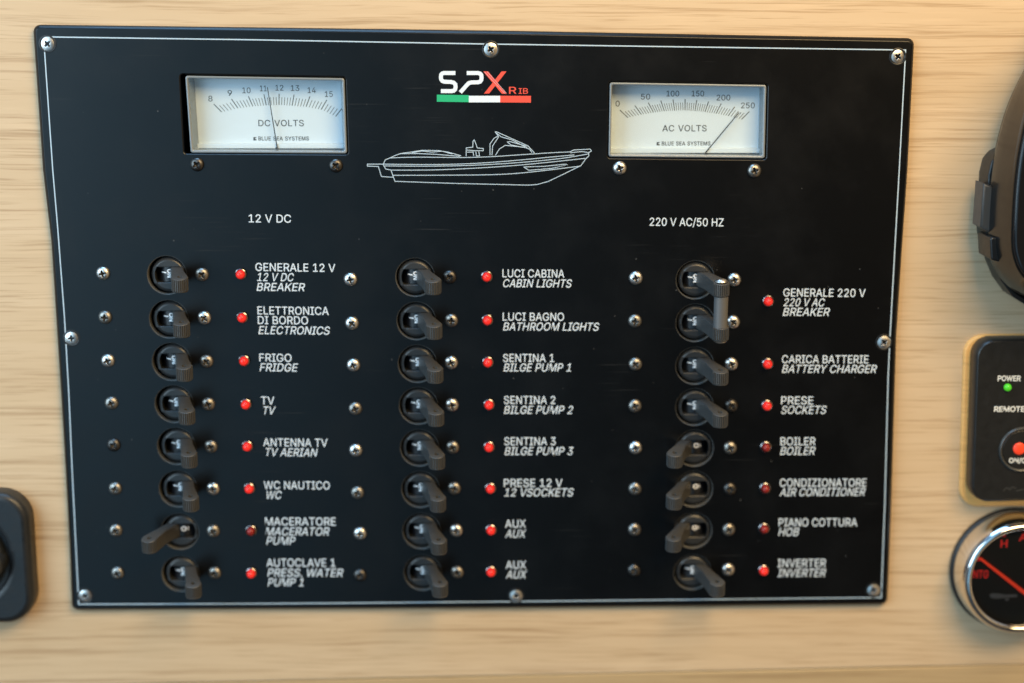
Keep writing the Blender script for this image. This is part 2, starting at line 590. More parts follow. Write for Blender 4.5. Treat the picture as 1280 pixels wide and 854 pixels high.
# ------------------------------------------------------------------ lettering
GLYPH_DATA = '''
A480 16,0 201,509 276,509 463,0 395,0 287,302 264,372 232,478 245,478 213,371 191,302 85,0|110,142 110,199 370,199 370,142
B456 60,0 60,509 241,509 266,508 289,504 310,499 329,491 345,481 359,469 371,456 381,442 388,426 394,410 397,392 398,374 397,358 395,344 392,331 387,320 380,310 373,301 365,293 356,286 315,267 315,262 327,261 339,257 351,252 363,245 374,237 385,227 394,216 402,203 409,189 414,173 417,155 418,136 417,117 413,100 408,83 400,67 390,52 377,39 362,28 344,18 324,10 301,4 275,1 247,0|125,57 245,57 272,58 296,63 315,70 330,80 341,92 349,105 354,120 355,137 355,149 352,161 348,173 342,184 335,194 327,203 317,211 306,218 293,224 279,228 264,230 248,231 125,231|125,285 238,285 252,286 265,288 277,291 288,296 299,302 308,309 316,317 323,326 329,337 333,348 335,359 336,372 334,388 330,403 323,417 313,429 299,439 283,446 263,450 240,452 125,452
C510 267,-7 235,-5 205,1 177,11 150,25 126,42 104,63 86,88 70,115 57,146 48,179 42,215 40,254 42,293 48,329 57,362 70,393 86,421 104,445 126,466 150,484 177,498 205,508 235,514 267,516 286,515 305,513 323,509 340,504 357,498 373,490 388,481 402,471 415,460 427,447 438,433 448,418 456,402 463,385 469,367 473,348 408,348 405,361 401,373 395,384 389,395 357,428 315,449 267,456 245,454 223,450 203,443 184,432 166,419 150,403 137,385 125,364 116,340 109,314 105,285 103,254 105,223 109,194 116,168 125,145 137,123 151,105 166,89 184,76 203,66 223,59 245,54 267,53 315,60 357,81 389,114 408,160 473,160 469,142 463,124 457,107 448,91 438,76 428,62 416,49 402,38 388,28 373,19 357,11 341,5 323,0 305,-4 286,-6
D502 219,0 96,0 96,57 215,57 244,58 272,63 296,70 318,81 337,94 354,110 368,128 379,149 388,172 394,198 398,226 399,255 398,285 394,312 388,337 379,361 368,381 354,399 338,415 320,428 299,438 275,446 249,450 221,452 93,452 93,509 225,509 261,507 294,501 325,492 353,478 377,461 399,441 418,418 433,391 446,361 455,329 460,293 462,255 460,217 455,181 446,149 433,119 417,92 398,68 376,48 351,31 322,17 291,8 256,2|125,509 125,0 60,0 60,509
E419 60,0 60,509 372,509 372,452 125,452 125,286 355,286 355,229 125,229 125,57 375,57 375,0
F410 60,0 60,509 369,509 369,452 125,452 125,278 346,278 346,221 125,221 125,0
G520 269,-7 236,-5 205,1 176,11 149,25 125,43 104,64 85,88 69,116 57,146 47,179 42,215 40,254 42,293 47,329 57,362 69,393 85,421 103,445 125,466 149,484 175,498 203,508 233,514 265,516 285,515 304,513 322,509 340,504 358,497 374,489 389,480 403,469 416,458 429,445 439,431 449,416 458,401 465,384 470,367 474,349 408,349 387,393 356,427 315,448 265,456 243,454 222,450 202,443 183,432 166,419 150,404 137,385 125,364 116,340 109,314 105,285 103,254 105,223 109,194 116,168 125,145 137,124 151,105 166,90 184,76 203,66 224,59 246,54 269,53 290,54 309,57 328,63 345,71 360,81 374,93 386,107 396,123 404,141 410,160 414,180 415,202 434,199 283,199 283,256 478,256 478,200 476,170 471,141 463,115 451,91 436,69 419,50 399,33 377,19 352,8 326,0 298,-5
H517 60,0 60,509 125,509 125,289 392,289 392,509 457,509 457,0 392,0 392,232 125,232 125,0
I300 31,0 31,57 118,57 118,452 31,452 31,509 269,509 269,452 183,452 183,57 269,57 269,0
K467 104,145 104,216 139,261 174,303 212,344 364,509 448,509 231,276 228,276|60,0 60,509 125,509 125,334 124,225 125,193 125,0|372,0 188,259 228,309 449,0
L393 60,0 60,509 125,509 125,57 361,57 361,0
M628 60,0 60,509 152,509 277,187 287,159 299,123 311,84 322,49 307,49 318,83 330,121 342,158 352,187 476,509 568,509 568,0 504,0 504,291 504,327 505,369 506,413 507,457 513,457 498,409 482,363 467,322 456,291 342,0 286,0 170,291 159,321 145,361 129,408 112,457 119,457 120,416 121,372 122,328 122,291 122,0
N523 60,0 60,509 136,509 343,183 363,151 388,107 414,55 405,54 401,108 399,157 399,195 399,509 463,509 463,0 387,0 202,290 177,331 148,381 108,452 119,454 122,384 124,328 125,291 125,0
O533 267,-7 235,-5 205,1 177,11 150,25 126,42 105,63 86,88 70,115 57,146 48,179 42,215 40,254 42,293 48,329 57,362 70,393 86,421 105,445 126,466 150,484 177,498 205,508 235,514 267,516 299,514 329,508 357,498 384,484 408,466 429,445 448,421 464,393 477,362 486,329 491,293 493,254 491,215 486,179 477,146 464,115 448,88 429,63 408,42 384,25 357,11 329,1 299,-5|267,53 289,54 310,59 330,66 349,76 367,89 383,105 396,123 408,144 418,168 425,194 429,223 430,254 429,286 425,314 418,341 408,365 396,386 383,404 367,420 349,433 330,443 310,450 289,454 267,456 245,454 223,450 203,443 184,433 167,420 151,404 137,385 125,364 116,340 109,314 105,285 103,254 105,223 109,194 116,168 125,144 137,123 151,105 167,89 184,76 203,66 223,59 245,54
P445 60,0 60,509 235,509 263,507 289,503 312,497 332,487 350,476 366,462 379,447 390,430 398,411 404,391 407,370 409,348 407,325 404,304 398,284 390,265 379,248 366,233 350,219 332,207 312,198 289,191 263,187 235,186 125,186 125,0|125,242 233,242 252,243 269,246 284,250 297,256 308,264 318,272 327,282 333,294 338,306 342,319 344,333 344,348 344,362 342,376 338,389 333,402 326,413 318,423 308,431 297,439 284,444 268,449 251,451 232,452 125,452
Q533 245,159 313,159 369,85 384,65 468,-48 401,-48 346,27 331,46|267,-7 235,-5 205,1 177,11 150,25 126,42 105,63 86,88 70,115 57,146 48,179 42,215 40,254 42,293 48,329 57,362 70,393 86,421 105,445 126,466 150,484 177,498 205,508 235,514 267,516 299,514 329,508 357,498 384,484 408,466 429,445 448,421 464,393 477,362 486,329 491,293 493,254 491,215 486,179 477,146 464,115 448,88 429,63 408,42 384,25 357,11 329,1 299,-5|267,53 289,54 310,59 330,66 349,76 367,89 383,105 396,123 408,144 418,168 425,194 429,223 430,254 429,286 425,314 418,341 408,365 396,386 383,404 367,420 349,433 330,443 310,450 289,454 267,456 245,454 223,450 203,443 184,433 167,420 151,404 137,385 125,364 116,340 109,314 105,285 103,254 105,223 109,194 116,168 125,144 137,123 151,105 167,89 184,76 203,66 223,59 245,54
R449 60,0 60,509 236,509 264,507 290,504 313,497 333,489 351,478 367,465 380,450 390,433 399,415 405,395 408,374 409,352 408,330 405,309 399,290 390,271 380,255 367,240 351,228 333,217 312,209 289,203 264,199 236,198 125,198 125,0|125,255 234,255 252,256 269,258 284,262 298,267 309,273 319,281 327,290 334,300 339,312 342,324 344,338 345,352 344,367 342,380 339,393 334,405 327,415 319,425 309,433 298,440 284,445 269,449 252,451 233,452 125,452|353,0 230,229 303,229 428,0
S447 224,-9 197,-8 172,-4 149,1 128,9 108,19 91,31 76,45 64,60 54,77 46,96 41,115 38,137 104,137 107,123 110,110 116,98 123,88 132,79 142,71 154,64 166,59 180,55 194,52 209,50 224,49 241,50 257,52 272,55 286,60 299,66 311,74 321,82 329,92 336,102 341,114 345,126 346,139 345,151 342,161 338,171 332,179 325,186 316,193 307,199 296,205 245,222 184,239 154,249 128,260 105,274 86,289 71,307 60,326 54,348 52,372 53,393 58,413 65,431 75,448 87,463 102,476 119,488 138,498 158,506 180,511 203,514 227,516 252,514 275,511 296,505 316,498 334,488 351,476 365,463 377,449 387,433 394,415 399,397 401,378 337,378 334,396 326,412 316,426 302,437 286,447 267,453 247,457 225,459 209,458 194,456 180,452 167,448 156,442 145,435 136,427 129,418 123,409 118,398 116,387 115,376 116,363 119,352 124,342 131,334 139,326 148,319 158,313 169,308 212,293 264,279 312,264 359,238 369,229 379,220 387,209 395,198 401,185 405,171 407,155 408,139 407,118 403,99 396,81 386,64 374,48 360,34 343,21 323,11 302,2 278,-4 252,-8
T449 32,452 32,509 417,509 417,452 257,452 257,0 193,0 193,452
U517 259,-8 230,-7 203,-2 177,5 154,15 133,28 114,43 98,60 85,80 74,101 66,124 62,148 60,173 60,509 124,509 124,178 125,160 128,144 133,128 141,113 150,99 160,87 173,77 187,68 203,61 220,56 239,53 259,52 279,53 298,56 315,61 331,68 345,77 357,87 368,99 377,113 384,128 389,144 392,160 393,178 393,509 457,509 457,173 456,148 451,124 443,101 433,80 419,60 403,43 384,28 363,15 340,5 315,-2 288,-7
V480 204,0 16,509 84,509 192,206 215,137 248,31 235,31 267,138 290,206 395,509 463,509 278,0
W686 155,0 16,509 82,509 163,196 175,145 187,94 197,40 189,40 200,94 211,145 224,196 306,509 380,509 462,196 474,145 486,94 497,40 488,40 499,94 510,145 523,196 603,509 670,509 530,0 455,0 368,323 351,391 336,475 350,475 335,395 318,323 230,0
X474 18,0 217,284 217,236 29,509 104,509 178,400 204,361 223,329 243,292 232,292 252,329 272,361 298,400 374,509 446,509 259,239 259,287 456,0 382,0 292,129 268,165 250,195 230,231 244,231 225,196 206,166 182,129 91,0
Y472 203,0 203,208 16,509 91,509 192,344 222,292 250,230 224,230 251,293 280,344 381,509 455,509 268,208 268,0
Z438 42,0 42,46 273,385 306,431 341,476 348,454 285,452 223,452 40,452 40,509 397,509 397,462 169,129 134,81 97,33 90,54 152,57 214,57 399,57 399,0
0453 227,-7 199,-5 174,1 151,11 130,24 111,41 95,62 80,86 69,113 60,144 53,178 49,214 48,254 49,294 53,330 60,364 69,395 81,422 95,447 112,467 130,484 151,498 174,508 200,514 227,516 254,514 279,508 302,498 323,484 342,467 358,447 372,422 384,395 393,364 400,330 404,294 405,254 404,214 400,178 393,144 384,113 373,86 359,62 342,41 323,24 302,11 279,1 254,-5|227,50 245,51 261,56 276,63 290,74 303,87 313,103 323,122 330,144 336,168 340,194 343,223 344,254 343,285 340,314 336,341 330,365 323,387 313,405 303,422 290,435 276,446 261,453 245,458 227,460 209,458 192,453 177,446 163,435 151,422 140,405 131,387 123,365 117,341 113,314 110,285 109,254 110,223 113,194 117,168 123,144 131,122 140,103 151,87 163,74 177,63 192,56 209,51
1453 76,0 76,55 391,55 391,0|276,509 276,0 212,0 212,448 209,448 86,358 86,427 198,509
2453 64,0 64,47 234,229 282,282 311,327 315,337 318,348 320,360 320,371 319,385 317,397 313,408 308,419 301,428 293,436 283,443 273,449 262,454 250,457 237,459 224,460 209,459 196,457 184,453 172,447 162,441 153,433 145,424 139,413 134,402 130,390 128,376 127,362 66,362 67,384 71,405 77,424 86,442 98,459 111,473 126,486 143,496 162,505 182,511 203,514 225,516 247,514 268,511 288,505 306,497 323,486 337,474 350,461 361,445 370,428 376,411 380,392 381,372 380,358 378,345 375,331 371,318 365,304 357,290 347,275 336,259 267,180 153,60 153,57 389,57 389,0
3453 218,-7 195,-6 173,-3 152,2 133,10 114,19 98,30 83,43 70,57 60,74 52,91 46,111 44,132 109,132 111,119 115,107 120,97 126,87 134,78 144,71 154,64 165,59 178,55 191,52 204,50 219,50 234,51 248,53 262,56 275,61 287,67 297,74 307,83 315,93 321,104 325,116 328,130 329,145 328,158 326,172 322,184 316,196 308,207 299,217 288,226 275,234 260,240 242,244 223,247 201,248 157,248 157,299 288,448 288,452 70,452 70,509 372,509 372,461 211,278 211,289 239,290 264,288 287,284 308,276 327,265 344,253 359,239 371,222 381,205 387,186 392,166 393,145 392,123 387,103 380,84 370,66 358,50 344,36 327,23 309,12 288,4 266,-2 243,-6
4453 40,105 40,158 247,509 311,509 109,166 109,163 413,163 413,105|282,0 282,121 282,146 282,318 343,318 343,0
5453 221,-7 199,-6 178,-2 159,3 140,11 123,21 108,32 94,45 83,60 73,76 66,93 62,111 60,130 122,130 124,119 127,108 132,98 138,89 145,80 154,73 163,66 173,60 184,56 196,52 208,50 221,50 236,51 250,53 264,58 276,64 288,72 298,82 307,92 314,104 320,117 324,131 327,146 328,162 327,178 324,193 320,208 314,221 306,233 297,244 286,254 275,262 262,269 248,273 233,276 218,277 167,268 156,264 145,258 136,252 128,246 67,253 96,509 366,509 366,452 151,452 134,301 136,301 145,308 155,315 166,320 178,325 190,329 203,331 216,333 229,334 247,333 263,330 279,326 294,321 308,314 321,306 334,296 345,285 355,273 364,260 372,246 379,231 384,215 388,199 390,181 391,163 390,139 385,117 379,95 369,76 357,57 343,41 327,27 309,15 289,6 268,-1 245,-5
6453 226,-7 203,-5 182,-1 161,5 142,15 125,26 109,40 96,56 84,74 75,94 69,115 65,138 64,162 65,180 68,199 73,219 80,239 89,261 102,285 118,311 137,340 252,509 322,509 151,261 145,261 165,288 196,307 235,314 257,313 278,309 298,303 316,295 332,284 346,271 359,257 370,240 378,221 384,201 388,180 389,157 388,134 384,112 377,92 368,73 356,55 343,39 327,26 310,14 291,5 271,-2 249,-6|226,48 241,49 254,52 267,56 279,63 289,70 299,79 307,90 314,101 320,114 324,128 327,142 327,157 327,173 324,187 320,201 314,213 307,225 299,235 289,244 279,251 267,258 254,262 241,264 226,265 212,264 198,262 186,258 174,252 163,244 153,235 145,225 138,214 132,201 128,188 126,174 125,158 126,143 128,128 132,114 138,102 145,90 153,79 163,70 174,63 186,56 198,52 212,49
7453 97,0 323,448 323,452 62,452 62,509 391,509 391,449 165,0
8453 226,-7 201,-6 178,-2 156,3 136,11 117,21 101,33 86,47 74,62 64,78 57,96 53,115 52,135 53,151 55,166 59,181 65,195 72,208 81,220 90,231 101,241 113,249 125,256 139,261 153,265 153,267 135,273 119,282 105,293 93,308 83,324 76,342 72,360 70,380 72,399 75,417 82,434 90,450 101,464 114,477 129,488 146,498 164,506 184,511 204,514 226,516 248,514 269,511 288,506 306,498 323,488 337,477 350,464 361,450 370,434 377,417 380,399 382,380 380,361 376,342 369,324 359,308 347,293 333,282 318,273 300,267 300,265 314,261 327,256 339,249 351,241 362,231 372,220 380,208 387,195 393,181 397,166 400,151 401,135 399,115 395,96 388,78 378,62 366,47 352,33 335,21 317,11 296,3 275,-2 251,-6|226,49 243,50 258,52 272,55 285,60 296,66 307,74 315,82 323,91 329,102 333,113 336,126 337,139 336,152 333,165 329,177 322,189 314,199 305,208 295,216 283,223 270,228 256,232 242,234 226,235 211,234 196,232 182,228 169,223 157,216 147,208 138,199 130,189 123,177 119,165 116,152 115,139 116,126 119,113 123,102 129,91 136,82 145,74 156,66 167,60 180,55 195,52 210,50|226,290 239,290 252,292 263,296 274,300 284,306 293,313 300,321 307,330 312,341 316,351 318,363 319,376 318,388 316,399 313,410 308,420 301,429 294,437 285,444 275,449 264,454 252,457 240,459 226,460 213,459 200,457 188,454 177,449 167,444 159,437 151,429 145,420 139,410 136,399 134,388 133,376 134,363 136,351 139,341 145,330 151,321 159,313 168,306 178,300 189,296 201,292 213,290
9453 226,516 249,514 271,510 291,503 310,494 328,482 343,468 356,452 368,434 377,414 384,393 388,371 389,347 388,328 385,309 380,290 373,270 363,248 350,224 334,197 315,168 200,0 130,0 301,248 307,248 287,221 257,202 218,195 195,196 175,199 155,206 137,214 121,225 106,237 94,252 83,269 74,287 68,307 65,329 64,352 65,375 69,397 75,417 85,436 96,454 110,469 125,483 143,494 162,504 182,510 203,514|226,460 212,459 199,457 186,452 174,446 163,438 154,429 145,419 138,407 133,395 129,381 126,367 125,352 126,336 129,322 133,308 138,295 145,284 154,274 163,265 174,257 186,251 199,247 212,244 226,243 240,244 254,247 267,251 279,257 289,265 299,273 307,284 314,295 320,308 324,321 327,335 327,350 327,366 324,381 320,394 314,407 307,419 299,429 290,438 279,446 267,452 254,457 241,459
.188 95,-4 86,-4 78,-1 70,3 63,9 57,16 53,24 50,32 50,41 50,50 53,59 57,66 63,73 70,79 78,83 86,86 95,87 104,86 113,83 121,79 128,73 134,66 138,59 140,50 141,41 140,32 138,24 134,16 128,9 121,3 113,-1 104,-4
/249 235,533 71,-76 14,-76 178,533
'''
GLYPHS = {}
for line in GLYPH_DATA.strip().split('\n'):
    adv, pol = line[1:].split(' ', 1)
    GLYPHS[line[0]] = (int(adv), [[tuple(map(int, v.split(','))) for v in c.split(' ')] for c in pol.split('|')])
CAP = 509.0


def layout(txt, space=200, track=0):
    x = 0
    out = []
    for ch in txt:
        if ch == ' ':
            x += space
            continue
        adv, pol = GLYPHS[ch]
        out += [(pol, x)]
        x += adv + track
    lo = min(px + gx for pol, gx in out for c in pol for px, _ in c)
    hi = max(px + gx for pol, gx in out for c in pol for px, _ in c)
    return out, lo, hi


def write(bm, txt, p0, p1, cap, y, slant=0.0, bold=0.0, mi=0, space=200, track=0):
    """lettering between baseline points p0 and p1 in (x, z), cap height cap"""
    out, lo, hi = layout(txt, space, track)
    p0, p1 = Vector(p0), Vector(p1)
    d = (p1 - p0)
    width = d.length - slant * cap
    d.normalize()
    nrm = Vector((-d.y, d.x))
    sx, sz = width / (hi - lo), cap / CAP
    for pol, gx in out:
        # outlines run clockwise, counters anticlockwise; strokes of a letter may overlap
        done = []
        for c in pol:
            hole = area2(c) > 0
            if bold:
                c = inset(c, bold)
            w = []
            for x, z in c:
                v = p0 + d * ((x + gx - lo) * sx + z * sz * slant) + nrm * (z * sz)
                w.append((v.x, v.y))
            if not hole:
                done.append((c, [w]))
            else:
                x, z = c[0]
                for oc, lst in done:
                    if min(p[0] for p in oc) < x < max(p[0] for p in oc) and min(p[1] for p in oc) < z < max(p[1] for p in oc):
                        lst.append(w)
                        break
        for k, (oc, lst) in enumerate(done):
            flat(bm, lst, y - 0.003 * MM * k, mi)


def px2(pts, y=0.0):
    return [(v.x, v.z) for v in (bp(a, b, y) for a, b in pts)]


def loc(pts, o):
    return [(x - o[0], z - o[2]) for x, z in pts]

def loft(bm, rings, mi=0, close=True):
    vs = [[bm.verts.new(p) for p in r] for r in rings]
    for a, b in zip(vs, vs[1:]):
        n = len(a)
        for i in range(n):
            j = (i + 1) % n
            bm.faces.new((a[i], a[j], b[j], b[i])).material_index = mi
    return vs


# ------------------------------------------------------------------ the wall and its lower trim
WY = 3.5 * MM                       # wall surface, behind the panel's front face
SEAM = [bp(0, 858, WY), bp(1280, 830, WY)]
sl = (SEAM[1].z - SEAM[0].z) / (SEAM[1].x - SEAM[0].x)


def seam(x):
    return SEAM[0].z + (x - SEAM[0].x) * sl


cut0, cut1 = bp(165, 744, 0), bp(1050, 82, 0)
bm = bmesh.new()
prism(bm, [[(-0.9, seam(-0.9)), (0.9, seam(0.9)), (0.9, 0.6), (-0.9, 0.6)], rect(cut0.x, cut0.z, cut1.x, cut1.z)],
      WY, WY + 0.018, bevel=0.4 * MM)
tag(obj('wall', bm, M['wood']), 'pale oak veneer wall with fine horizontal grain behind the black panel', 'wall', kind='structure')
bm = bmesh.new()
prof = [(WY + 0.0012, -0.0004), (WY + 0.0006, -0.0012), (WY + 0.014, -0.16), (WY + 0.03, -0.16), (WY + 0.03, -0.0004)]
ends = []
for x in (-0.9, 0.9):
    ends.append([bm.verts.new((x, y, seam(x) + z)) for y, z in prof])
for i in range(5):
    bm.faces.new((ends[0][i], ends[0][(i + 1) % 5], ends[1][(i + 1) % 5], ends[1][i]))
bm.faces.new(ends[0])
bm.faces.new(ends[1][::-1])
tag(obj('wooden_trim', bm, M['trim'], angle=20), 'darker oak trim board leaning back below the seam of the wall', 'trim board', kind='structure')

# ------------------------------------------------------------------ the switch panel
base = bp(600, 760, WY)
panel = empty('switch_panel', base)
tag(panel, 'black electrical panel with two voltmeters and three columns of breaker toggles', 'switch panel')

# rows: (hole centre, left screw, right screw, light) per column, in photo pixels
HOLES = [
    [(208.7, 344), (211, 399), (214.5, 452.3), (217.6, 505.2), (220.5, 558), (222.6, 611.3), (224.8, 664.6), (226, 717.4)],
    [(519, 346.8), (520.3, 401.2), (521.7, 454.8), (523, 507.4), (524.3, 560), (525.7, 612), (527, 664), (528.5, 716)],
    [(869.3, 350), (868.9, 403.6), (868.6, 457.3), (868.4, 509), (868.1, 560.3), (867.3, 611.5), (866.4, 663.3), (865.6, 715.3)]]
LSCREW = [
    [(128.1, 342.3), (130.7, 397.2), (134.4, 451.6), (139.1, 504.7), (141.6, 557), (143.4, 611.6), (144.4, 664.1), (146.3, 717.2)],
    [(437.9, 349.9), (439.8, 404.7), (441.6, 457.2), (444.1, 511.6), (444.4, 563.8), (446.5, 616.8), (449.7, 667.9), (449.7, 720)],
    [(794.9, 348.1), (793.8, 401.9), (794.4, 455.9), (794, 508.1), (794.4, 560.6), (793.8, 611.9), (793.4, 662.8), (792.5, 714)]]
RSCREW = [
    [(252, 343.8), (255, 398.1), (257.8, 452.5), (260.1, 506), (263.1, 559.1), (265.9, 611.9), (266.3, 664.7), (267.8, 717.2)],
    [(561.9, 346.9), (564, 401.3), (564, 454), (565, 507), (565.7, 560), (567.6, 611.3), (570, 664.1), (571.3, 716.3)],
    [(918, 350.3), (916.8, 403.2), (914.4, 455.9), (914.4, 508), (912.9, 560.6), (912.5, 612), (911.2, 662.8), (910.6, 712.9)]]
LAMPS = [
    [(300.4, 343.8), (302.3, 398.1), (304.7, 452.1), (306.9, 506.6), (308.8, 559.1), (311.3, 611.9), (313.5, 664.7), (313.8, 717.8)],
    [(608.4, 346.9), (609.1, 401.3), (609.7, 454), (611.2, 507.1), (611.2, 560), (612.9, 611.9), (613.7, 663.8), (613.7, 715.9)],
    [(960.5, 377.4), (959.8, 455.9), (959, 508.1), (957.5, 560), (956.6, 611.6), (955.3, 661.9), (954.7, 714.4)]]
ON = [[1, 1, 1, 1, 1, 1, 0, 1], [1] * 8, [1, 1, 1, 1, 0, 0, 0, 1]]
LIT = [[1, 1, 1, 1, 1, 1, 0, 1], [1] * 8, [1, 1, 1, 0, 0, 0, 1]]

EDGE = [(40, 31), (320, 34.4), (640, 38.8), (890, 43.4), (1144, 48), (1135.4, 213), (1128.5, 312), (1121.3, 423), (1115.3, 630),
        (1110, 757), (640, 761.5), (89, 764), (86, 683), (81, 590), (75.6, 498), (70, 410), (63, 302), (52.6, 213)]
METER_HOLES = [[(225, 93), (431.6, 96.6), (435, 193.4), (230.2, 192.2)], [(761, 101.6), (959.6, 105), (957.4, 199.6), (759.4, 197.4)]]
RH = 8.2 * MM
bm = bmesh.new()
cont = [rounded(px2(EDGE), 3.0 * MM)]
for col in HOLES:
    for p in col:
        c = bp(*p)
        cont.append(circle(c.x, c.z, RH, 56))
for q in METER_HOLES:
    cont.append(rounded(px2(q), 1.2 * MM))
prism(bm, cont, 0.0, WY - 0.05 * MM, chamfer=[1.5 * MM] + [0.22 * MM] * 24 + [0.5 * MM] * 2, mis=[0] + [1] * 24 + [0] * 2)
plate = obj('plate', bm, [M['panel'], M['cut']], panel, (0, 0, 0))

# dark box behind the plate that closes the cut-out
bm = bmesh.new()
x0, x1, z0, z1 = cut0.x + 0.001, cut1.x - 0.001, cut0.z + 0.001, cut1.z - 0.001
ya, yb = WY + 0.0002, 0.045
v = [bm.verts.new(p) for p in ((x0, ya, z0), (x1, ya, z0), (x1, ya, z1), (x0, ya, z1), (x0, yb, z0), (x1, yb, z0), (x1, yb, z1), (x0, yb, z1))]
for f in ((4, 5, 6, 7), (0, 1, 5, 4), (1, 2, 6, 5), (2, 3, 7, 6), (3, 0, 4, 7)):
    bm.faces.new([v[k] for k in f])
obj('back_box', bm, M['void'], panel, angle=0)

PR = -0.06 * MM                     # printed colour lies this far in front of the plate

# white border line
bm = bmesh.new()
line = [(54.5, 46.2), (320, 49.9), (613, 55.2), (960, 60.2), (1132, 62.6), (1124, 213), (1118.6, 310), (1112.8, 415), (1110.2, 469.4),
        (1106, 630), (1101.5, 747), (1010, 748), (770, 750.6), (660, 751.8), (420, 754), (330, 754.6), (98.4, 755.4), (97.3, 732), (90.3, 590), (86, 491), (80.6, 396.5),
        (72.4, 287.7), (66, 213)]
stroke(bm, px2(line), 0.46 * MM, PR, closed=True)
obj('border_line', bm, M['border'], panel, angle=0)


# ---------------------------------------------------------------- screws
def screw_mesh(r, dome, bevel_r, countersunk, seed):
    """a Phillips head as a height field over a disc"""
    rnd = random.Random(seed)
    bm = bmesh.new()
    n, rings = 72, 20
    rot = rnd.uniform(0, math.pi / 2)
    tilt = rnd.uniform(-0.10, 0.10)
    grid = []
    for k in range(rings + 1):
        rr = r * k / rings
        row = []
        for i in range(n if k else 1):
            a = 2 * math.pi * i / n
            x, z = rr * math.cos(a), rr * math.sin(a)
            t = rr / r
            if countersunk:
                h = dome * (1 - t * t)
            else:
                h = dome * math.sqrt(max(0.0, 1 - t ** 2.6))
            u, w = x * math.cos(rot) + z * math.sin(rot), -x * math.sin(rot) + z * math.cos(rot)
            au, aw = abs(u) / r, abs(w) / r

            def arm(p, q):
                return max(0.0, min(1.0, (0.54 - p) / 0.12)) * max(0.0, min(1.0, (0.16 - q) / 0.07))
            dep = max(arm(au, aw), arm(aw, au))
            ctr = max(0.0, 1 - math.hypot(au, aw) / 0.34)
            h -= (0.40 * dep + 0.30 * ctr) * r * (0.9 if not countersunk else 0.75)
            row.append(bm.verts.new((x, -h - x * tilt, z)))
        grid.append(row)
    for k in range(rings):
        a, b = grid[k], grid[k + 1]
        for i in range(n):
            j = (i + 1) % n
            f = bm.faces.new((a[i], b[i], b[j], a[j]) if k else (a[0], b[i], b[j]))
            m = max((Vector((v.co.x, v.co.z)).length for v in f.verts)) / r
            dpt = sum(-v.co.y for v in f.verts) / len(f.verts)
            t = sum(Vector((v.co.x, v.co.z)).length for v in f.verts) / len(f.verts) / r
            full = dome * (1 - t * t) if countersunk else dome * math.sqrt(max(0.0, 1 - t ** 2.6))
            f.material_index = 1 if full - dpt > 0.16 * r else 0
    # down to the plate
    low = [bm.verts.new((v.co.x, 0.25 * MM, v.co.z)) for v in grid[-1]]
    for i in range(n):
        j = (i + 1) % n
        bm.faces.new((grid[-1][i], low[i], low[j], grid[-1][j]))
    return bm


pan = {}
DARK_REFLECT = {(141.6, 557), (561.9, 346.9), (246, 206), (449.7, 720), (914.4, 508), (912.5, 612), (245.7, 206), (419.7, 207.5), (792.5, 714)}  # screws whose dark reflection is painted as steel colour
count = 0


def pan_screw(px, py):
    global count
    at = bp(px, py, -1.0 * MM)
    at.y = 0
    count += 1
    dull = random.random() < (0.75 if py < 230 else 0.2 if py < 480 else 0.62)  # chance of the steel with a dim reflection in its colour
    tone = 'dark_reflect' if (px, py) in DARK_REFLECT else 'dull' if dull else 'chrome'
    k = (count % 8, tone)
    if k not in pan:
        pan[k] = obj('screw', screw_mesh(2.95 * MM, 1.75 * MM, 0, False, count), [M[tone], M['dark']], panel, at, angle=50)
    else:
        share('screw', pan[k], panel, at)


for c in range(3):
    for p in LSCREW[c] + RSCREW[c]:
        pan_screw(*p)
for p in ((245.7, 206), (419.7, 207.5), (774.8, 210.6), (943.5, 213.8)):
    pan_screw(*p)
FRAME = [(59.5, 55), (613.5, 62), (1122.3, 71), (89.5, 423), (1105, 428), (106.5, 745), (645, 745), (1092, 738)]
for k, p in enumerate(FRAME):
    at = bp(*p)
    o = obj('frame_screw', screw_mesh(2.75 * MM, 0.5 * MM, 0, True, 40 + k), [M['chrome'], M['dark']], panel, (at.x, -0.15 * MM, at.z), angle=50)
    bm = bmesh.new()
    lathe(bm, [(2.74 * MM, 0.05 * MM), (3.0 * MM, -0.10 * MM), (3.35 * MM, -0.16 * MM), (3.6 * MM, -0.05 * MM), (3.65 * MM, 0.1 * MM)], 40)
    obj('washer', bm, M['bracket'], o, (at.x, 0, at.z))


# ---------------------------------------------------------------- breakers
LH = 3.25 * MM                      # half height of lever
DR, DY = 5.6 * MM, 7.9 * MM         # rocker drum


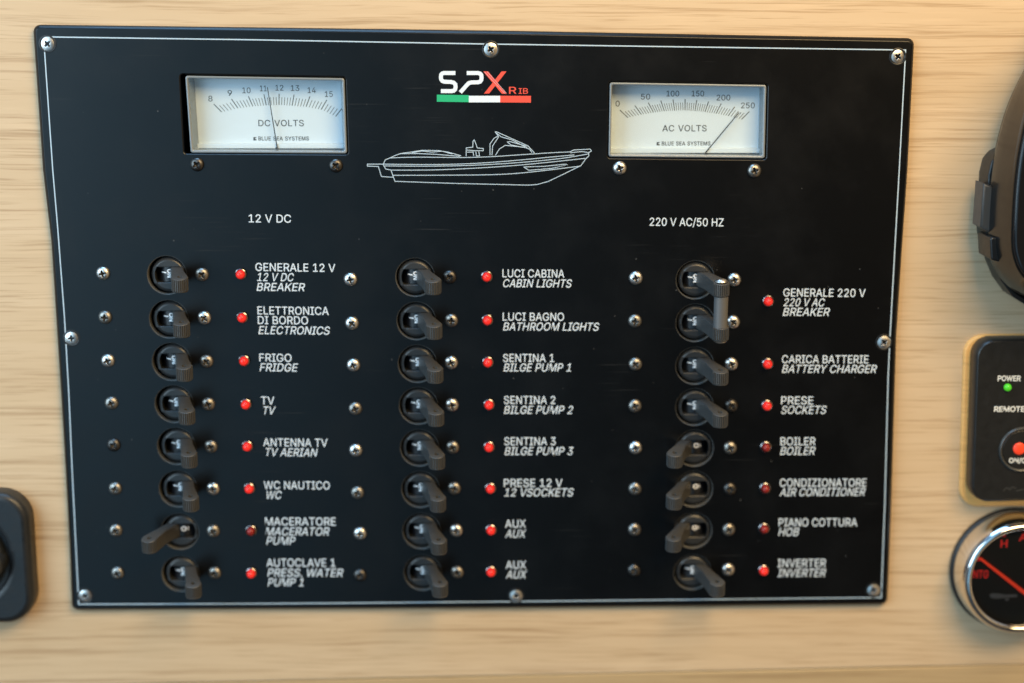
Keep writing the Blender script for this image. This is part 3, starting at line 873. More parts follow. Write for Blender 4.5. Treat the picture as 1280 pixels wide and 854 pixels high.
def lever_mesh(sgn):
    T, R = ((8.0 * MM, 18.0 * MM) if sgn > 0 else (10.8 * MM, 15.2 * MM)), 3.4 * MM
    ax = Vector(T).normalized()
    bx = (3.2 if sgn > 0 else 4.3) * MM
    dirn = Vector((T[0] - bx, T[1] + 1.5 * MM)).normalized()
    nr = Vector((-dirn.y, dirn.x))
    a = math.atan2(nr.y, nr.x)
    b0 = Vector((bx, -1.5 * MM)) - dirn * 3.2 * MM

    def plan(shrink, ribs):
        pts = [tuple(b0 - nr * (2.6 * MM - shrink)), tuple(b0 + dirn * 11 * MM - nr * (2.45 * MM - shrink))]
        n = 84
        for k in range(n + 1):                          # ribbed barrel at the end
            t = a - math.pi * 1.06 + (math.pi * 1.12) * k / n
            rr = R - shrink + ((0.10 * MM if k % 6 in (1, 2, 3) else -0.36 * MM) if ribs else 0)
            pts.append((T[0] + rr * math.cos(t), T[1] + rr * math.sin(t)))
        return pts + [tuple(b0 + dirn * 11 * MM + nr * (2.45 * MM - shrink)), tuple(b0 + nr * (2.6 * MM - shrink))]

    bm = bmesh.new()
    sw = lambda x, y, z: (sgn * x, -z, -y)              # plan (x, outward) pulled along z; outward is -y
    top, mid, rib = plan(0.55 * MM, False), plan(0.28 * MM, False), plan(0, True)
    eye = circle(T[0], T[1], 1.0 * MM, 20)
    e = LH / abs(LH)
    for s_ in (-1, 1):
        prism(bm, [top, eye], s_ * LH, None, swap=sw)
        loft(bm, [[sw(x, s_ * y, z) for x, z in c] for c, y in ((top, LH), (mid, LH - 0.12 * MM), (plan(0.15 * MM, False), LH - 0.45 * MM), (rib, LH - 0.6 * MM))])
    loft(bm, [[sw(x, y, z) for x, z in rib] for y in (LH - 0.6 * MM, -LH + 0.6 * MM)])
    loft(bm, [[sw(x, y, z) for x, z in eye] for y in (LH, -LH)])
    bmesh.ops.remove_doubles(bm, verts=bm.verts, dist=1e-6)
    # the upper side falls away over the barrel
    for v in bm.verts:
        t = (-v.co.y - (T[1] - R)) / (2 * R)
        if v.co.z > 0 and t > 0:
            v.co.z -= 1.7 * MM * min(1.1, t) * min(1.0, v.co.z / LH)
        elif v.co.z < 0 and t > 0:
            v.co.z += 0.7 * MM * min(1.0, 3 * t) * v.co.z / LH
    return bm


def bushing_mesh():
    bm = bmesh.new()
    slot = rounded(rect(-6.2 * MM, -3.35 * MM, 6.2 * MM, 3.35 * MM), 0.5 * MM, 3)
    prism(bm, [circle(0, 0, 7.55 * MM, 64), slot], 0.7 * MM, 14 * MM, chamfer=[1.5 * MM, 0.3 * MM])
    return bm


def bend(bm):
    for v in bm.verts:
        v.co.y = DY - math.sqrt(max(0, (DR + 0.20 * MM) ** 2 - v.co.x ** 2))


def marking_mesh(on):
    bm = bmesh.new()

    def ring(cx_, cz_, rx, rz, w, n=28):
        pts = [(cx_ + rx * math.cos(2 * math.pi * k / n), cz_ + rz * math.sin(2 * math.pi * k / n)) for k in range(n)]
        stroke(bm, pts, w, 0, closed=True)

    def bar(a_, b_, w, n=6):
        stroke(bm, [(a_[0] + (b_[0] - a_[0]) * k / n, a_[1] + (b_[1] - a_[1]) * k / n) for k in range(n + 1)], w, 0)

    if on:      # the word ON runs downwards, with the bar of the on sign to its left
        ring(0.0, 1.35 * MM, 0.78 * MM, 0.66 * MM, 0.46 * MM)
        bar((-0.98 * MM, 0.08 * MM), (0.98 * MM, 0.08 * MM), 0.44 * MM)
        bar((-0.98 * MM, -1.22 * MM), (0.98 * MM, -1.22 * MM), 0.44 * MM)
        bar((0.85 * MM, -0.1 * MM), (-0.85 * MM, -1.04 * MM), 0.40 * MM)
        bar((-3.3 * MM, 0.85 * MM), (-1.3 * MM, 0.65 * MM), 0.46 * MM)
    else:
        ring(0.7 * MM, 0.6 * MM, 0.95 * MM, 0.85 * MM, 0.55 * MM)
        bar((2.5 * MM, -0.2 * MM), (2.5 * MM, 1.4 * MM), 0.3 * MM)
    bend(bm)
    return bm


cache = {}
COLUMN_DX = [0.7, 0.1, 0.35]
for c in range(3):
    for r in range(8):
        on = ON[c][r]
        at = bp(*HOLES[c][r])
        at.x += COLUMN_DX[c] * MM
        if 'bush' not in cache:
            t = cache['bush'] = obj('toggle_breaker', bushing_mesh(), M['bushing'], panel, at)
            bm = bmesh.new()
            lathe(bm, [(0, -3.2 * MM), (DR, -3.2 * MM), (DR, 3.2 * MM), (0, 3.2 * MM)], 56)
            bmesh.ops.rotate(bm, verts=bm.verts, matrix=Matrix.Rotation(math.pi / 2, 3, 'X'))
            bmesh.ops.translate(bm, verts=bm.verts, vec=(0, DY, 0))
            for vv in [q for q in bm.verts if abs(q.co.x) > 6.1 * MM]:
                vv.co.x = math.copysign(6.1 * MM, vv.co.x)
            cache['rock'] = obj('rocker', bm, M['rocker'], t, at)
        else:
            t = share('toggle_breaker', cache['bush'], panel, at)
            share('rocker', cache['rock'], t, at)
        for kind, make, m in (('lever', lambda: lever_mesh(1 if on else -1), M['lever']), ('marking', lambda: marking_mesh(on), M['mark'])):
            key = (kind, on)
            if key not in cache:
                o = cache[key] = obj(kind, make(), m, t, at, merge=(kind == 'lever'), angle=30 if kind == 'lever' else 0)
            else:
                share(kind, cache[key], t, at)
        if not on:
            t['label'] = 'breaker toggle switched off, its lever pushed to the left'

# the bar that ties the two main 220 V levers together
a, b = bp(*HOLES[2][0]), bp(*HOLES[2][1])
for q in (a, b):
    q.x += COLUMN_DX[2] * MM + 8.0 * MM
    q.y = -18.0 * MM
bm = bmesh.new()
lathe(bm, [(0, 0), (2.95 * MM, 0), (2.95 * MM, a.z - b.z - 2 * LH + 1.4 * MM), (0, a.z - b.z - 2 * LH + 1.4 * MM)], 40)
bmesh.ops.rotate(bm, verts=bm.verts, matrix=Matrix.Rotation(math.pi / 2, 3, 'X'))
tie = obj('tie_bar', bm, M['link'], panel, ((a.x + b.x) / 2, a.y, b.z + LH - 1.5 * MM))
for z, s in ((a.z + LH - 0.75 * MM, 1), (b.z - LH - 0.65 * MM, -1)):
    bm = bmesh.new()
    lathe(bm, [(0, -1.25 * MM), (1.0 * MM, -1.2 * MM), (1.9 * MM, -0.95 * MM), (2.55 * MM, -0.5 * MM), (2.75 * MM, 0.1 * MM), (0, 0.1 * MM)], 32)
    bmesh.ops.rotate(bm, verts=bm.verts, matrix=Matrix.Rotation(-s * math.pi / 2, 3, 'X'))
    obj('rivet', bm, M['chrome'], tie, (a.x if s > 0 else b.x, a.y, z), angle=50)

# ---------------------------------------------------------------- indicator lights
for c in range(3):
    for k, p in enumerate(LAMPS[c]):
        at = bp(p[0], p[1] - 0.6, -1.6 * MM)
        at.y = 0
        if 'led' not in cache:
            bm = bmesh.new()
            lathe(bm, [(2.5 * MM, 0.1 * MM), (2.5 * MM, -0.7 * MM), (2.38 * MM, -1.2 * MM), (2.1 * MM, -1.4 * MM), (1.85 * MM, -1.25 * MM), (1.7 * MM, -0.6 * MM)], 40)
            t = cache['led'] = obj('indicator_light', bm, M['bezel_led'], panel, at)
        else:
            t = share('indicator_light', cache['led'], panel, at)
        lit = LIT[c][k]
        if ('lens', lit) not in cache:
            bm = bmesh.new()
            lathe(bm, [(1.7 * MM, -0.3 * MM), (1.7 * MM, -2.3 * MM), (1.6 * MM, -3.0 * MM), (1.3 * MM, -3.6 * MM), (0.85 * MM, -3.95 * MM), (0, -4.1 * MM)], 36)
            cache[('lens', lit)] = obj('lens', bm, M['led_on'] if lit else M['led_off'], t, at, angle=80)
        else:
            share('lens', cache[('lens', lit)], t, at)
        if not lit:
            t['label'] = 'indicator light that is not lit, dull red'

# ---------------------------------------------------------------- printed labels
TEXT = [
    [('12 V DC', 311, 278, 363.8, 278.4, 0)],
    [('220 V AC/50 HZ', 812, 282.2, 904.2, 283, 0)],
    [('GENERALE 12 V', 319.4, 338.7, 419.1, 340, 0), ('12 V DC', 321.3, 351.3, 368.1, 351.6, 1), ('BREAKER', 320.9, 363.6, 382.2, 364, 1)],
    [('ELETTRONICA', 322, 393, 410.9, 393.8, 0), ('DI BORDO', 322.4, 405.1, 385, 405.6, 0), ('ELECTRONICS', 323.1, 417.6, 413.1, 418.4, 1)],
    [('FRIGO', 324.3, 452, 364.4, 452.4, 0), ('FRIDGE', 324.6, 464.1, 372.8, 464.5, 1)],
    [('TV', 326.3, 505.6, 343, 505.8, 0), ('TV', 327.8, 518, 344.7, 518.2, 1)],
    [('ANTENNA TV', 329.1, 557.8, 409.4, 558.5, 0), ('TV AERIAN', 330.6, 570, 397.2, 570.7, 1)],
    [('WC NAUTICO', 329.9, 611.4, 412.2, 611.8, 0), ('WC', 331.6, 623.6, 352.8, 623.8, 1)],
    [('MACERATORE', 331.6, 656.8, 419.7, 657, 0), ('MACERATOR', 331.9, 669.2, 412.8, 669.4, 1), ('PUMP', 333, 680.8, 370, 681, 1)],
    [('AUTOCLAVE 1', 333.4, 708.4, 419.1, 708.4, 0), ('PRESS. WATER', 334.4, 720.8, 430, 721, 1), ('PUMP 1', 334.8, 732.8, 381.3, 732.8, 1)],
    [('LUCI CABINA', 628.1, 346.6, 705.3, 347.1, 0), ('CABIN LIGHTS', 628.1, 359, 715.3, 359.4, 1)],
    [('LUCI BAGNO', 628.4, 400.8, 704.8, 401.1, 0), ('BATHROOM LIGHTS', 628.8, 413.1, 749.4, 413.5, 1)],
    [('SENTINA 1', 628.8, 452.5, 692.6, 452.6, 0), ('BILGE PUMP 1', 629.4, 464.3, 715.3, 464.4, 1)],
    [('SENTINA 2', 629.9, 505, 694, 505.1, 0), ('BILGE PUMP 2', 629.9, 517.3, 716.9, 517.4, 1)],
    [('SENTINA 3', 630.3, 556.6, 694.4, 556.6, 0), ('BILGE PUMP 3', 630.7, 568.8, 717, 568.8, 1)],
    [('PRESE 12 V', 629.9, 608.7, 702.9, 608.7, 0), ('12 VSOCKETS', 630.3, 620.5, 717.5, 620.4, 1)],
    [('AUX', 631.5, 659.7, 657.2, 659.6, 0), ('AUX', 631.5, 672.2, 658, 672, 1)],
    [('AUX', 632.4, 711, 657.5, 711, 0), ('AUX', 632.4, 723.2, 659, 723, 1)],
    [('GENERALE 220 V', 979.1, 370.6, 1081.5, 371.3, 0), ('220 V AC', 979.1, 382.8, 1031.3, 383.1, 1), ('BREAKER', 978.4, 394.8, 1037.8, 395, 1)],
    [('CARICA BATTERIE', 977.3, 454, 1085.3, 454.2, 0), ('BATTERY CHARGER', 977.3, 466, 1096.5, 466.2, 1)],
    [('PRESE', 976.3, 505.5, 1016.3, 505.6, 0), ('SOCKETS', 976, 517.3, 1033.5, 517.3, 1)],
    [('BOILER', 975.4, 556.6, 1019, 556.6, 0), ('BOILER', 975, 568.6, 1019.6, 568.5, 1)],
    [('CONDIZIONATORE', 974.6, 608.5, 1082.8, 608.2, 0), ('AIR CONDITIONER', 974.4, 620.2, 1082.3, 619.8, 1)],
    [('PIANO COTTURA', 973.2, 658, 1071.2, 657.8, 0), ('HOB', 972.8, 670, 999.4, 669.8, 1)],
    [('INVERTER', 972, 709, 1032.2, 708.6, 0), ('INVERTER', 971.8, 721.2, 1033, 720.8, 1)],
]
for block in TEXT:
    bm = bmesh.new()
    for txt, xa, ya_, xb, yb_, it in block:
        capmm = (bp(xa, ya_ - 9.9).z - bp(xa, ya_).z)
        p, q = px2([(xa, ya_), (xb, yb_)])
        write(bm, txt, p, q, capmm, PR, slant=0.2 if it else 0.0, bold=3)
    o0 = bp(block[0][1], block[0][2])
    for vv in bm.verts:
        vv.co.x -= o0.x
        vv.co.z -= o0.z
    obj('printed_label', bm, M['print'], panel, (o0.x, 0, o0.z), angle=0, merge=False)

# ---------------------------------------------------------------- logo with its tricolour bar
E8 = 1280 / 150.0


def lg(pts):
    return px2([(530 + x / E8, 80 + y / E8) for x, y in pts])


mmx = (bp(640, 110).x - bp(630, 110).x) / 10          # metres per photo pixel here
bm = bmesh.new()
S_ = [(335, 97), (215, 97), (195, 102), (183, 116), (180, 140), (183, 165), (196, 182), (216, 190), (290, 193), (318, 201), (334, 218), (337, 245), (333, 270), (318, 286), (295, 290), (180, 290)]
stroke(bm, lg(S_), 42 / E8 * mmx, PR)
P_ = [(456, 97), (575, 97), (598, 103), (611, 118), (614, 145), (611, 172), (598, 189), (575, 196), (505, 197), (478, 205), (460, 222), (387, 304)]
stroke(bm, lg(P_), 42 / E8 * mmx, PR)
flat(bm, [lg([(478, 340), (812, 340), (812, 410), (478, 410)])], PR)
flat(bm, [lg([(137, 328), (478, 333), (478, 408), (137, 403)])], PR, 2)
flat(bm, [lg([(812, 340), (1141, 341), (1141, 413), (812, 411)])], PR, 1)
flat(bm, [lg([(828, 80), (880, 80), (695, 316), (640, 316)])], PR, 1)
flat(bm, [lg([(632, 80), (684, 80), (882, 318), (830, 318)])], PR - 0.01 * MM, 1)
for txt, xa, xb, yb_, h in (('R', 908, 985, 318, 72), ('IB', 1010, 1108, 318, 58)):
    p, q = lg([(xa, yb_), (xb, yb_)])
    write(bm, txt, p, q, h / E8 * mmx, PR, bold=6, mi=1)
stroke(bm, lg([(644, 84), (862, 316)]), 2.6 / E8 * mmx, PR - 0.02 * MM, 3)
stroke(bm, lg([(674, 82), (880, 312)]), 2.6 / E8 * mmx, PR - 0.02 * MM, 3)
obj('printed_logo', bm, [M['print'], M['red_print'], M['green_print'], M['border']], panel, angle=0, merge=False)

# ---------------------------------------------------------------- line drawing of a boat
BOAT = [
    [(155, 541), (77, 541), (77, 551), (132, 553), (147, 603), (207, 607)],
    [(195, 571), (205, 600), (215, 627), (500, 637), (880, 646), (925, 643), (980, 628), (1060, 590), (1145, 548), (1168, 515)],
    [(540, 502), (420, 492), (330, 488), (240, 489), (215, 498), (190, 510), (166, 520), (156, 543), (168, 565), (195, 571)],
    [(190, 510), (330, 506), (540, 508), (690, 504), (800, 497), (1000, 484), (1092, 480)],
    [(157, 541), (400, 543), (600, 538), (800, 524), (1000, 505), (1112, 495)],
    [(163, 550), (400, 551), (620, 546), (850, 532), (1050, 512), (1182, 490)],
    [(195, 571), (400, 570), (600, 562), (800, 549), (1000, 530), (1166, 512)],
    [(205, 597), (500, 596), (720, 593), (880, 582), (1142, 551)],
    [(1090, 479), (1110, 470), (1190, 466), (1197, 475), (1183, 484), (1184, 500), (1168, 515)],
    [(1092, 484), (1150, 478), (1183, 483)],
    [(858, 555), (885, 572), (1000, 562), (1078, 544), (1068, 541), (960, 552), (862, 555)],
    [(240, 488), (300, 480), (350, 472), (430, 473), (480, 481), (545, 499)],
    [(300, 484), (350, 475), (400, 481), (450, 476), (500, 490)],
    [(571, 500), (571, 460), (604, 456), (605, 426), (611, 420), (618, 435), (626, 460), (657, 463), (656, 474), (616, 474), (568, 470)],
    [(605, 476), (608, 500)], [(576, 481), (604, 481)], [(619, 478), (622, 500), (638, 500), (634, 478)],
    [(690, 497), (690, 440), (710, 412), (731, 400), (716, 380), (722, 379), (880, 450), (913, 486)],
    [(722, 385), (745, 404), (800, 420), (866, 455)],
    [(700, 497), (703, 450), (734, 403)], [(717, 497), (737, 465), (766, 447), (860, 456), (888, 466), (900, 484)],
    [(775, 430), (790, 428), (868, 450), (875, 460), (850, 456), (795, 445), (777, 431)],
]
bm = bmesh.new()
for k, s in enumerate(BOAT):
    pts = px2([(440 + x / 4, 70 + y / 4) for x, y in s])
    if len(pts) > 4 and k in (3, 4, 5, 6, 7):
        pts = catmull(pts, 5)
    stroke(bm, pts, 0.29 * MM, PR - 0.004 * MM * k)
obj('boat_drawing', bm, M['border'], panel, angle=0, merge=False)


# ---------------------------------------------------------------- voltmeters
DEEP = 8.6 * MM


def voltmeter(hole, frame, ox, oy, big, per, labels, title, tpx, brand, needle, foot, hub, label, lean):
    h = px2(hole)
    c = (sum(p[0] for p in h) / 4, 0.0, sum(p[1] for p in h) / 4)
    hh = h if area2(h) > 0 else h[::-1]
    fr = px2(frame)
    fr = fr if area2(fr) > 0 else fr[::-1]
    outer = rounded(inset(fr, 0.1 * MM), 1.0 * MM)
    inner = rounded(inset(fr, 1.1 * MM), 0.7 * MM)
    DY_ = DEEP
    # side walls lean inwards towards the dial, top and bottom hardly do
    cxm = sum(p[0] for p in hh) / 4
    czm = sum(p[1] for p in hh) / 4
    wx, wz = max(p[0] for p in hh) - cxm, max(p[1] for p in hh) - czm
    deep = [(cxm + (x - cxm) * (1 - lean * MM / wx), czm + (z - czm) * (1 - 0.2 * MM / wz)) for x, z in inner]
    bm = bmesh.new()
    prism(bm, [loc(outer, c), loc(inner, c)], 0.35 * MM, 1.6 * MM, bevel=0.4 * MM, seg=3, back=False)
    loft(bm, [[(x - c[0], 1.6 * MM, z - c[2]) for x, z in outer], [(x - c[0], DY_ + 1 * MM, z - c[2]) for x, z in outer]])
    loft(bm, [[(x - c[0], 1.6 * MM, z - c[2]) for x, z in inner], [(x - c[0], DY_ + 0.5 * MM, z - c[2]) for x, z in deep]])
    t = obj('voltmeter', bm, M['meter'], panel, c)
    t['label'] = label
    bm = bmesh.new()
    prism(bm, [loc(inset(deep, -0.1 * MM), c)], DY_, DY_ + 1 * MM)
    obj('dial', bm, M['dial'], t, c, angle=0)
    xs = [p[0] for p in inner]
    zs = [p[1] for p in inner]
    zlo = (bp(hole[3][0], hole[3][1]).z + bp(hole[2][0], hole[2][1]).z) / 2 + 1.7 * MM
    bm = bmesh.new()
    box(bm, min(xs) + 0.2 * MM - c[0], max(xs) - 0.2 * MM - c[0], 6.8 * MM, DY_ - 0.05 * MM, zlo - c[2], zlo + 2.0 * MM - c[2], 0.2 * MM)
    obj('ledge', bm, M['dial'], t, c)
    # scale
    Y = DY_ - 0.06 * MM

    def q(x, y, d=Y):
        v = bp(ox + x / (1280 / 240), oy + y / (1280 / 240), d)
        return (v.x, v.z)

    bm = bmesh.new()
    n = len(big)
    for i in range(n - 1):
        for j in range(per + 1 if i < n - 2 else per + 2):
            k = j % (per + 1)
            f = j / (per + 1)
            xo = big[i][0] * (1 - f) + big[i + 1][0] * f
            yo = big[i][1] * (1 - f) + big[i + 1][1] * f
            ang = big[i][2] * (1 - f) + big[i + 1][2] * f
            lng = 72
            if k:
                s = 0.30
                xo += math.sin(math.radians(ang)) * lng * s
                yo += math.cos(math.radians(ang)) * lng * s
            xi = (big[i][0] * (1 - f) + big[i + 1][0] * f) + math.sin(math.radians(ang)) * lng * 1.03
            yi = (big[i][1] * (1 - f) + big[i + 1][1] * f) + math.cos(math.radians(ang)) * lng * 1.03
            stroke(bm, [q(xo, yo), q(xi, yi)], (0.22 if k else 0.34) * MM, Y)
    for txt, xa, yb_, xb in labels:
        write(bm, txt, q(xa, yb_), q(xb, yb_), 36 / 5.333 * 0.000346, Y, bold=1.5)
    for txt, xa, xb, yb_, hgt, bd in ((title, *tpx, 40, 4), ('BLUE SEA SYSTEMS', *brand, 25, 12)):
        write(bm, txt, q(xa, yb_), q(xb, yb_), hgt / 5.333 * 0.000346, Y, bold=bd, space=260, track=20)
    bx, by = brand[0] - 34, brand[2]
    flat(bm, [[q(bx, by), q(bx + 9, by), q(bx + 9, by - 22), q(bx, by - 22)]], Y)
    flat(bm, [[q(bx + 9, by), q(bx + 20, by), q(bx + 20, by - 9), q(bx + 9, by - 9)]], Y)
    flat(bm, [[q(bx + 9, by - 12), q(bx + 20, by - 19), q(bx + 21, by - 22), q(bx + 9, by - 22)]], Y)
    for vv in bm.verts:
        vv.co.x -= c[0]
        vv.co.z -= c[2]
    obj('scale_marking', bm, M['ink'], t, c, angle=0, merge=False)
    # needle: a thin flat blade with thickness
    NY = 6.2 * MM
    bm = bmesh.new()
    (ax, ay), (bx2, by2) = needle
    a_, b_ = Vector(q(ax, ay, NY)), Vector(q(bx2, by2, NY))
    d = (b_ - a_).normalized()
    nn = Vector((-d.y, d.x))
    poly = [a_ - nn * 0.17 * MM, a_ + nn * 0.17 * MM, b_ + nn * 0.24 * MM, b_ - nn * 0.24 * MM]
    prism(bm, [loc([(p.x, p.y) for p in poly], c)], NY, NY + 0.3 * MM)
    if foot:
        prism(bm, [loc([q(*p, NY) for p in foot], c)], NY - 0.05 * MM, NY + 0.35 * MM)
    obj('needle', bm, M['ink'], t, c, angle=0)
    if hub:
        bm = bmesh.new()
        v = q(*hub, 6.5 * MM)
        prism(bm, [loc([(v[0] + 2.7 * MM * math.cos(k * math.pi / 16), v[1] + 1.2 * MM * math.sin(k * math.pi / 16)) for k in range(17)], c)], 6.4 * MM, 6.7 * MM)
        obj('hub', bm, M['ink'], t, c, angle=0)
    bm = bmesh.new()
    prism(bm, [loc(inset(inner, -0.15 * MM), c)], 1.0 * MM, 1.6 * MM)
    obj('clear_cover', bm, M['clear'], t, c, angle=0)
    return t


voltmeter(METER_HOLES[0], [(230.8, 94.5), (430.6, 97.6), (434, 192.6), (237.8, 191.6)], 220, 80,
          [(252, 268, 45), (370, 234, 35), (482, 215, 24), (586, 203, 12), (687, 199, 0), (787, 205, -10), (893, 216, -20), (1005, 240, -30), (1110, 292, -38)],
          4, [('8', 216, 250, 244), ('9', 345, 213, 374), ('10', 443, 195, 497), ('11', 560, 182, 604), ('12', 663, 178, 716), ('13', 766, 180, 822),
              ('14', 878, 194, 932), ('15', 993, 220, 1045)],
          'DC VOLTS', (550, 852, 415), (550, 886, 510), ((609, 155), (676, 570)),
          [(664, 556), (680, 556), (680, 577), (718, 579), (718, 586), (664, 586)], None,
          'DC voltmeter reading just past 11, upper left of the panel', 1.5)
voltmeter(METER_HOLES[1], [(762, 102.8), (958.6, 106), (956.4, 198.6), (760.4, 196.6)], 750, 90,
          [(133, 254, 46), (232, 224, 36), (322, 205, 28), (405, 191, 19), (487, 184, 8), (567, 182, 0), (645, 187, -9), (724, 197, -19), (808, 211, -27), (898, 233, -36), (996, 264, -45)],
          4, [('0', 104, 230, 131), ('50', 273, 184, 334), ('100', 443, 163, 527), ('150', 611, 163, 693), ('200', 777, 190, 868), ('250', 940, 242, 1031)],
          'AC VOLTS', (416, 710, 396), (412, 735, 490), ((926, 272), (676, 572)), None, (562, 566),
          'AC voltmeter reading about 240, upper right of the panel', 0.5)

# ------------------------------------------------------------------ black switch at the left edge
kc = bp(-43, 694, 0)
sw = empty('rotary_switch', (kc.x, WY, kc.z))
tag(sw, 'black square rotary switch with rounded corners beside the panel, cut by the left edge', 'rotary switch')
h = 30.0 * MM
FY = -6.0 * MM
R1 = 20.5 * MM
bm = bmesh.new()
sq = rounded(rect(kc.x - h, kc.z - h, kc.x + h, kc.z + h), 13 * MM, 10)
prism(bm, [sq, circle(kc.x, kc.z, R1, 64)], FY, WY, bevel=3.2 * MM, seg=6)
lathe(bm, [(R1 + 0.01 * MM, FY + 3.0 * MM), (0, FY + 5.5 * MM)], 64, cx=kc.x, cz=kc.z)
obj('housing', bm, M['rubber'], sw, angle=50)
bm = bmesh.new()
lathe(bm, [(R1 - 2.2 * MM, FY + 4 * MM), (R1 - 2.2 * MM, FY + 0.5 * MM), (R1 - 3.0 * MM, FY - 0.3 * MM), (R1 - 4 * MM, FY), (R1 - 4.3 * MM, FY + 4 * MM)], 64)
obj('collar', bm, M['rubber'], sw, (kc.x, 0, kc.z), angle=50)
bm = bmesh.new()
bar = rounded([(-19 * MM, -6.0 * MM), (19.2 * MM, -6.0 * MM), (19.2 * MM, 5.2 * MM), (-19 * MM, 5.2 * MM)], 5 * MM, 8)
prism(bm, [bar], FY - 6 * MM, FY + 4 * MM, bevel=2.2 * MM, seg=5)
lathe(bm, [(13.5 * MM, FY + 4 * MM), (13.0 * MM, FY + 1.5 * MM), (11 * MM, FY + 0.4 * MM), (0, FY + 0.2 * MM)], 56)
kn = obj('knob', bm, M['knob'], sw, (kc.x, 0, kc.z), angle=50)
kn.rotation_euler = (0, math.radians(4), 0)


# ------------------------------------------------------------------ handset and its cradle, upper right
BACK = [(1420, -40), (1350, -12), (1310, 38), (1284, 84), (1263, 128), (1250, 170), (1241, 215), (1236.5, 260), (1235.5, 305), (1242, 334), (1256, 354), (1278, 370), (1330, 392), (1420, 402)]
FRONT = [(1420, -16), (1352, 14), (1316, 56), (1296, 98), (1283, 140), (1274, 180), (1268.5, 215), (1265, 258), (1263.5, 303), (1267.5, 326), (1276, 343), (1294, 358), (1335, 376), (1420, 386)]


def outline(pts, y):
    left = catmull([(p.x, p.z) for p in (bp(a_, b_, y) for a_, b_ in pts)], 5)
    xm = left[0][0]
    right = [(2 * xm - x, z) for x, z in left[::-1][1:-1]]
    return left + right


dev_c = bp(1420, 190, WY)
dev = empty('handset', (dev_c.x, -10 * MM, dev_c.z))
tag(dev, 'glossy black rounded handset held in its cradle at the upper right edge', 'handset')
bk, fr = outline(BACK, -13 * MM), outline(FRONT, -34 * MM)


def between(t, y):
    return [(a_[0] * (1 - t) + b_[0] * t, y, a_[1] * (1 - t) + b_[1] * t) for a_, b_ in zip(bk, fr)]


def scaled(ring_, s, y):
    cx_ = sum(p[0] for p in ring_) / len(ring_)
    cz_ = sum(p[2] for p in ring_) / len(ring_)
    return [(cx_ + (p[0] - cx_) * s, y, cz_ + (p[2] - cz_) * s) for p in ring_]


bm = bmesh.new()
r0 = between(0, -13 * MM)
rings = [scaled(r0, 0.93, -5 * MM), scaled(r0, 0.985, -8 * MM), r0, between(0.22, -20 * MM), between(0.52, -27 * MM), between(0.82, -32 * MM), between(0.97, -34.5 * MM)]
vs = loft(bm, rings)
bm.faces.new(vs[0])
bm.faces.new(vs[-1])
obj('body', bm, M['device'], dev, angle=55)
bm = bmesh.new()
f0 = [(x, z) for x, _, z in scaled(between(1.0, 0), 0.988, 0)]
f1 = [(x, z) for x, _, z in scaled(between(1.0, 0), 0.94, 0)]
prism(bm, [f0], -36.5 * MM, -33.5 * MM, bevel=1.1 * MM, seg=4)
obj('front_cover', bm, M['face'], dev, angle=50)
bm = bmesh.new()
prism(bm, [[(x, z) for x, _, z in scaled(between(0.93, 0), 1.003, 0)], [(x, z) for x, _, z in scaled(between(0.93, 0), 0.99, 0)]], -33.3 * MM, -31.8 * MM, bevel=0.4 * MM)
obj('edge_trim', bm, M['ring'], dev, angle=50)

CR = [(1330, 176), (1262, 181), (1248, 183), (1236, 188), (1228, 198), (1224, 215), (1222.5, 250), (1220, 272), (1221, 290), (1227, 306), (1230.5, 322), (1240, 345), (1254, 364), (1276, 378), (1330, 392)]
crc = bp(1290, 280, WY)
cra = empty('handset_cradle', (crc.x, WY, crc.z))
tag(cra, 'black plastic wall cradle with a raised rim, behind the glossy handset', 'cradle')
y_ = -9.0 * MM
pts = px2(CR, WY)
bm = bmesh.new()
if area2(pts) < 0:
    pts = pts[::-1]
prism(bm, [rounded(pts, 4 * MM), inset(rounded(pts, 4 * MM), 2.2 * MM)], y_, WY, bevel=0.7 * MM)
prism(bm, [inset(rounded(pts, 4 * MM), 2.15 * MM)], -2 * MM, WY)
obj('tray', bm, M['bracket'], cra, angle=50)
bm = bmesh.new()
y2 = -14 * MM
prism(bm, [px2([(1229.5, 229), (1241, 233), (1246, 262), (1246, 296), (1236, 291), (1225.5, 284)], y2)], y2, -3 * MM, bevel=1.0 * MM)
obj('clip', bm, M['lever'], cra, angle=50)
bm = bmesh.new()
y3 = -21 * MM
prism(bm, [rounded(px2([(1237.5, 296), (1254, 299), (1254.5, 324), (1250, 328), (1239, 325)], y3), 1.2 * MM)], y3, -4 * MM, bevel=0.7 * MM)
obj('latch', bm, M['bracket'], cra, angle=50)

# ------------------------------------------------------------------ remote control panel at the right edge
rc = bp(1277, 525, WY)
rem = empty('remote_control', (rc.x, WY, rc.z))
tag(rem, 'black remote control plate with a green power light and a round button', 'remote control')
bm = bmesh.new()
prism(bm, [rounded(px2([(1206, 419), (1352, 418), (1344, 632), (1199.5, 634)], 1.2 * MM), 8.5 * MM, 10)], 1.2 * MM, WY, bevel=0.9 * MM)
obj('mounting_plate', bm, M['mount'], rem, angle=50)
FYR = -7.5 * MM
q_ = rounded(px2([(1220.5, 424.5), (1349, 423), (1342, 626), (1213, 629.5)], FYR), 8.0 * MM, 12)
bm = bmesh.new()
if area2(q_) < 0:
    q_ = q_[::-1]
rr_ = [[(x, y, z) for x, z in inset(q_, i_)] for i_, y in ((0.2 * MM, 1.0 * MM), (0.0, -1 * MM), (0.15 * MM, -4 * MM), (0.6 * MM, FYR + 0.6 * MM), (1.3 * MM, FYR + 0.08 * MM))]
loft(bm, rr_)
prism(bm, [inset(q_, 1.3 * MM)], FYR + 0.08 * MM, None)
obj('body', bm, M['remote'], rem, angle=50)
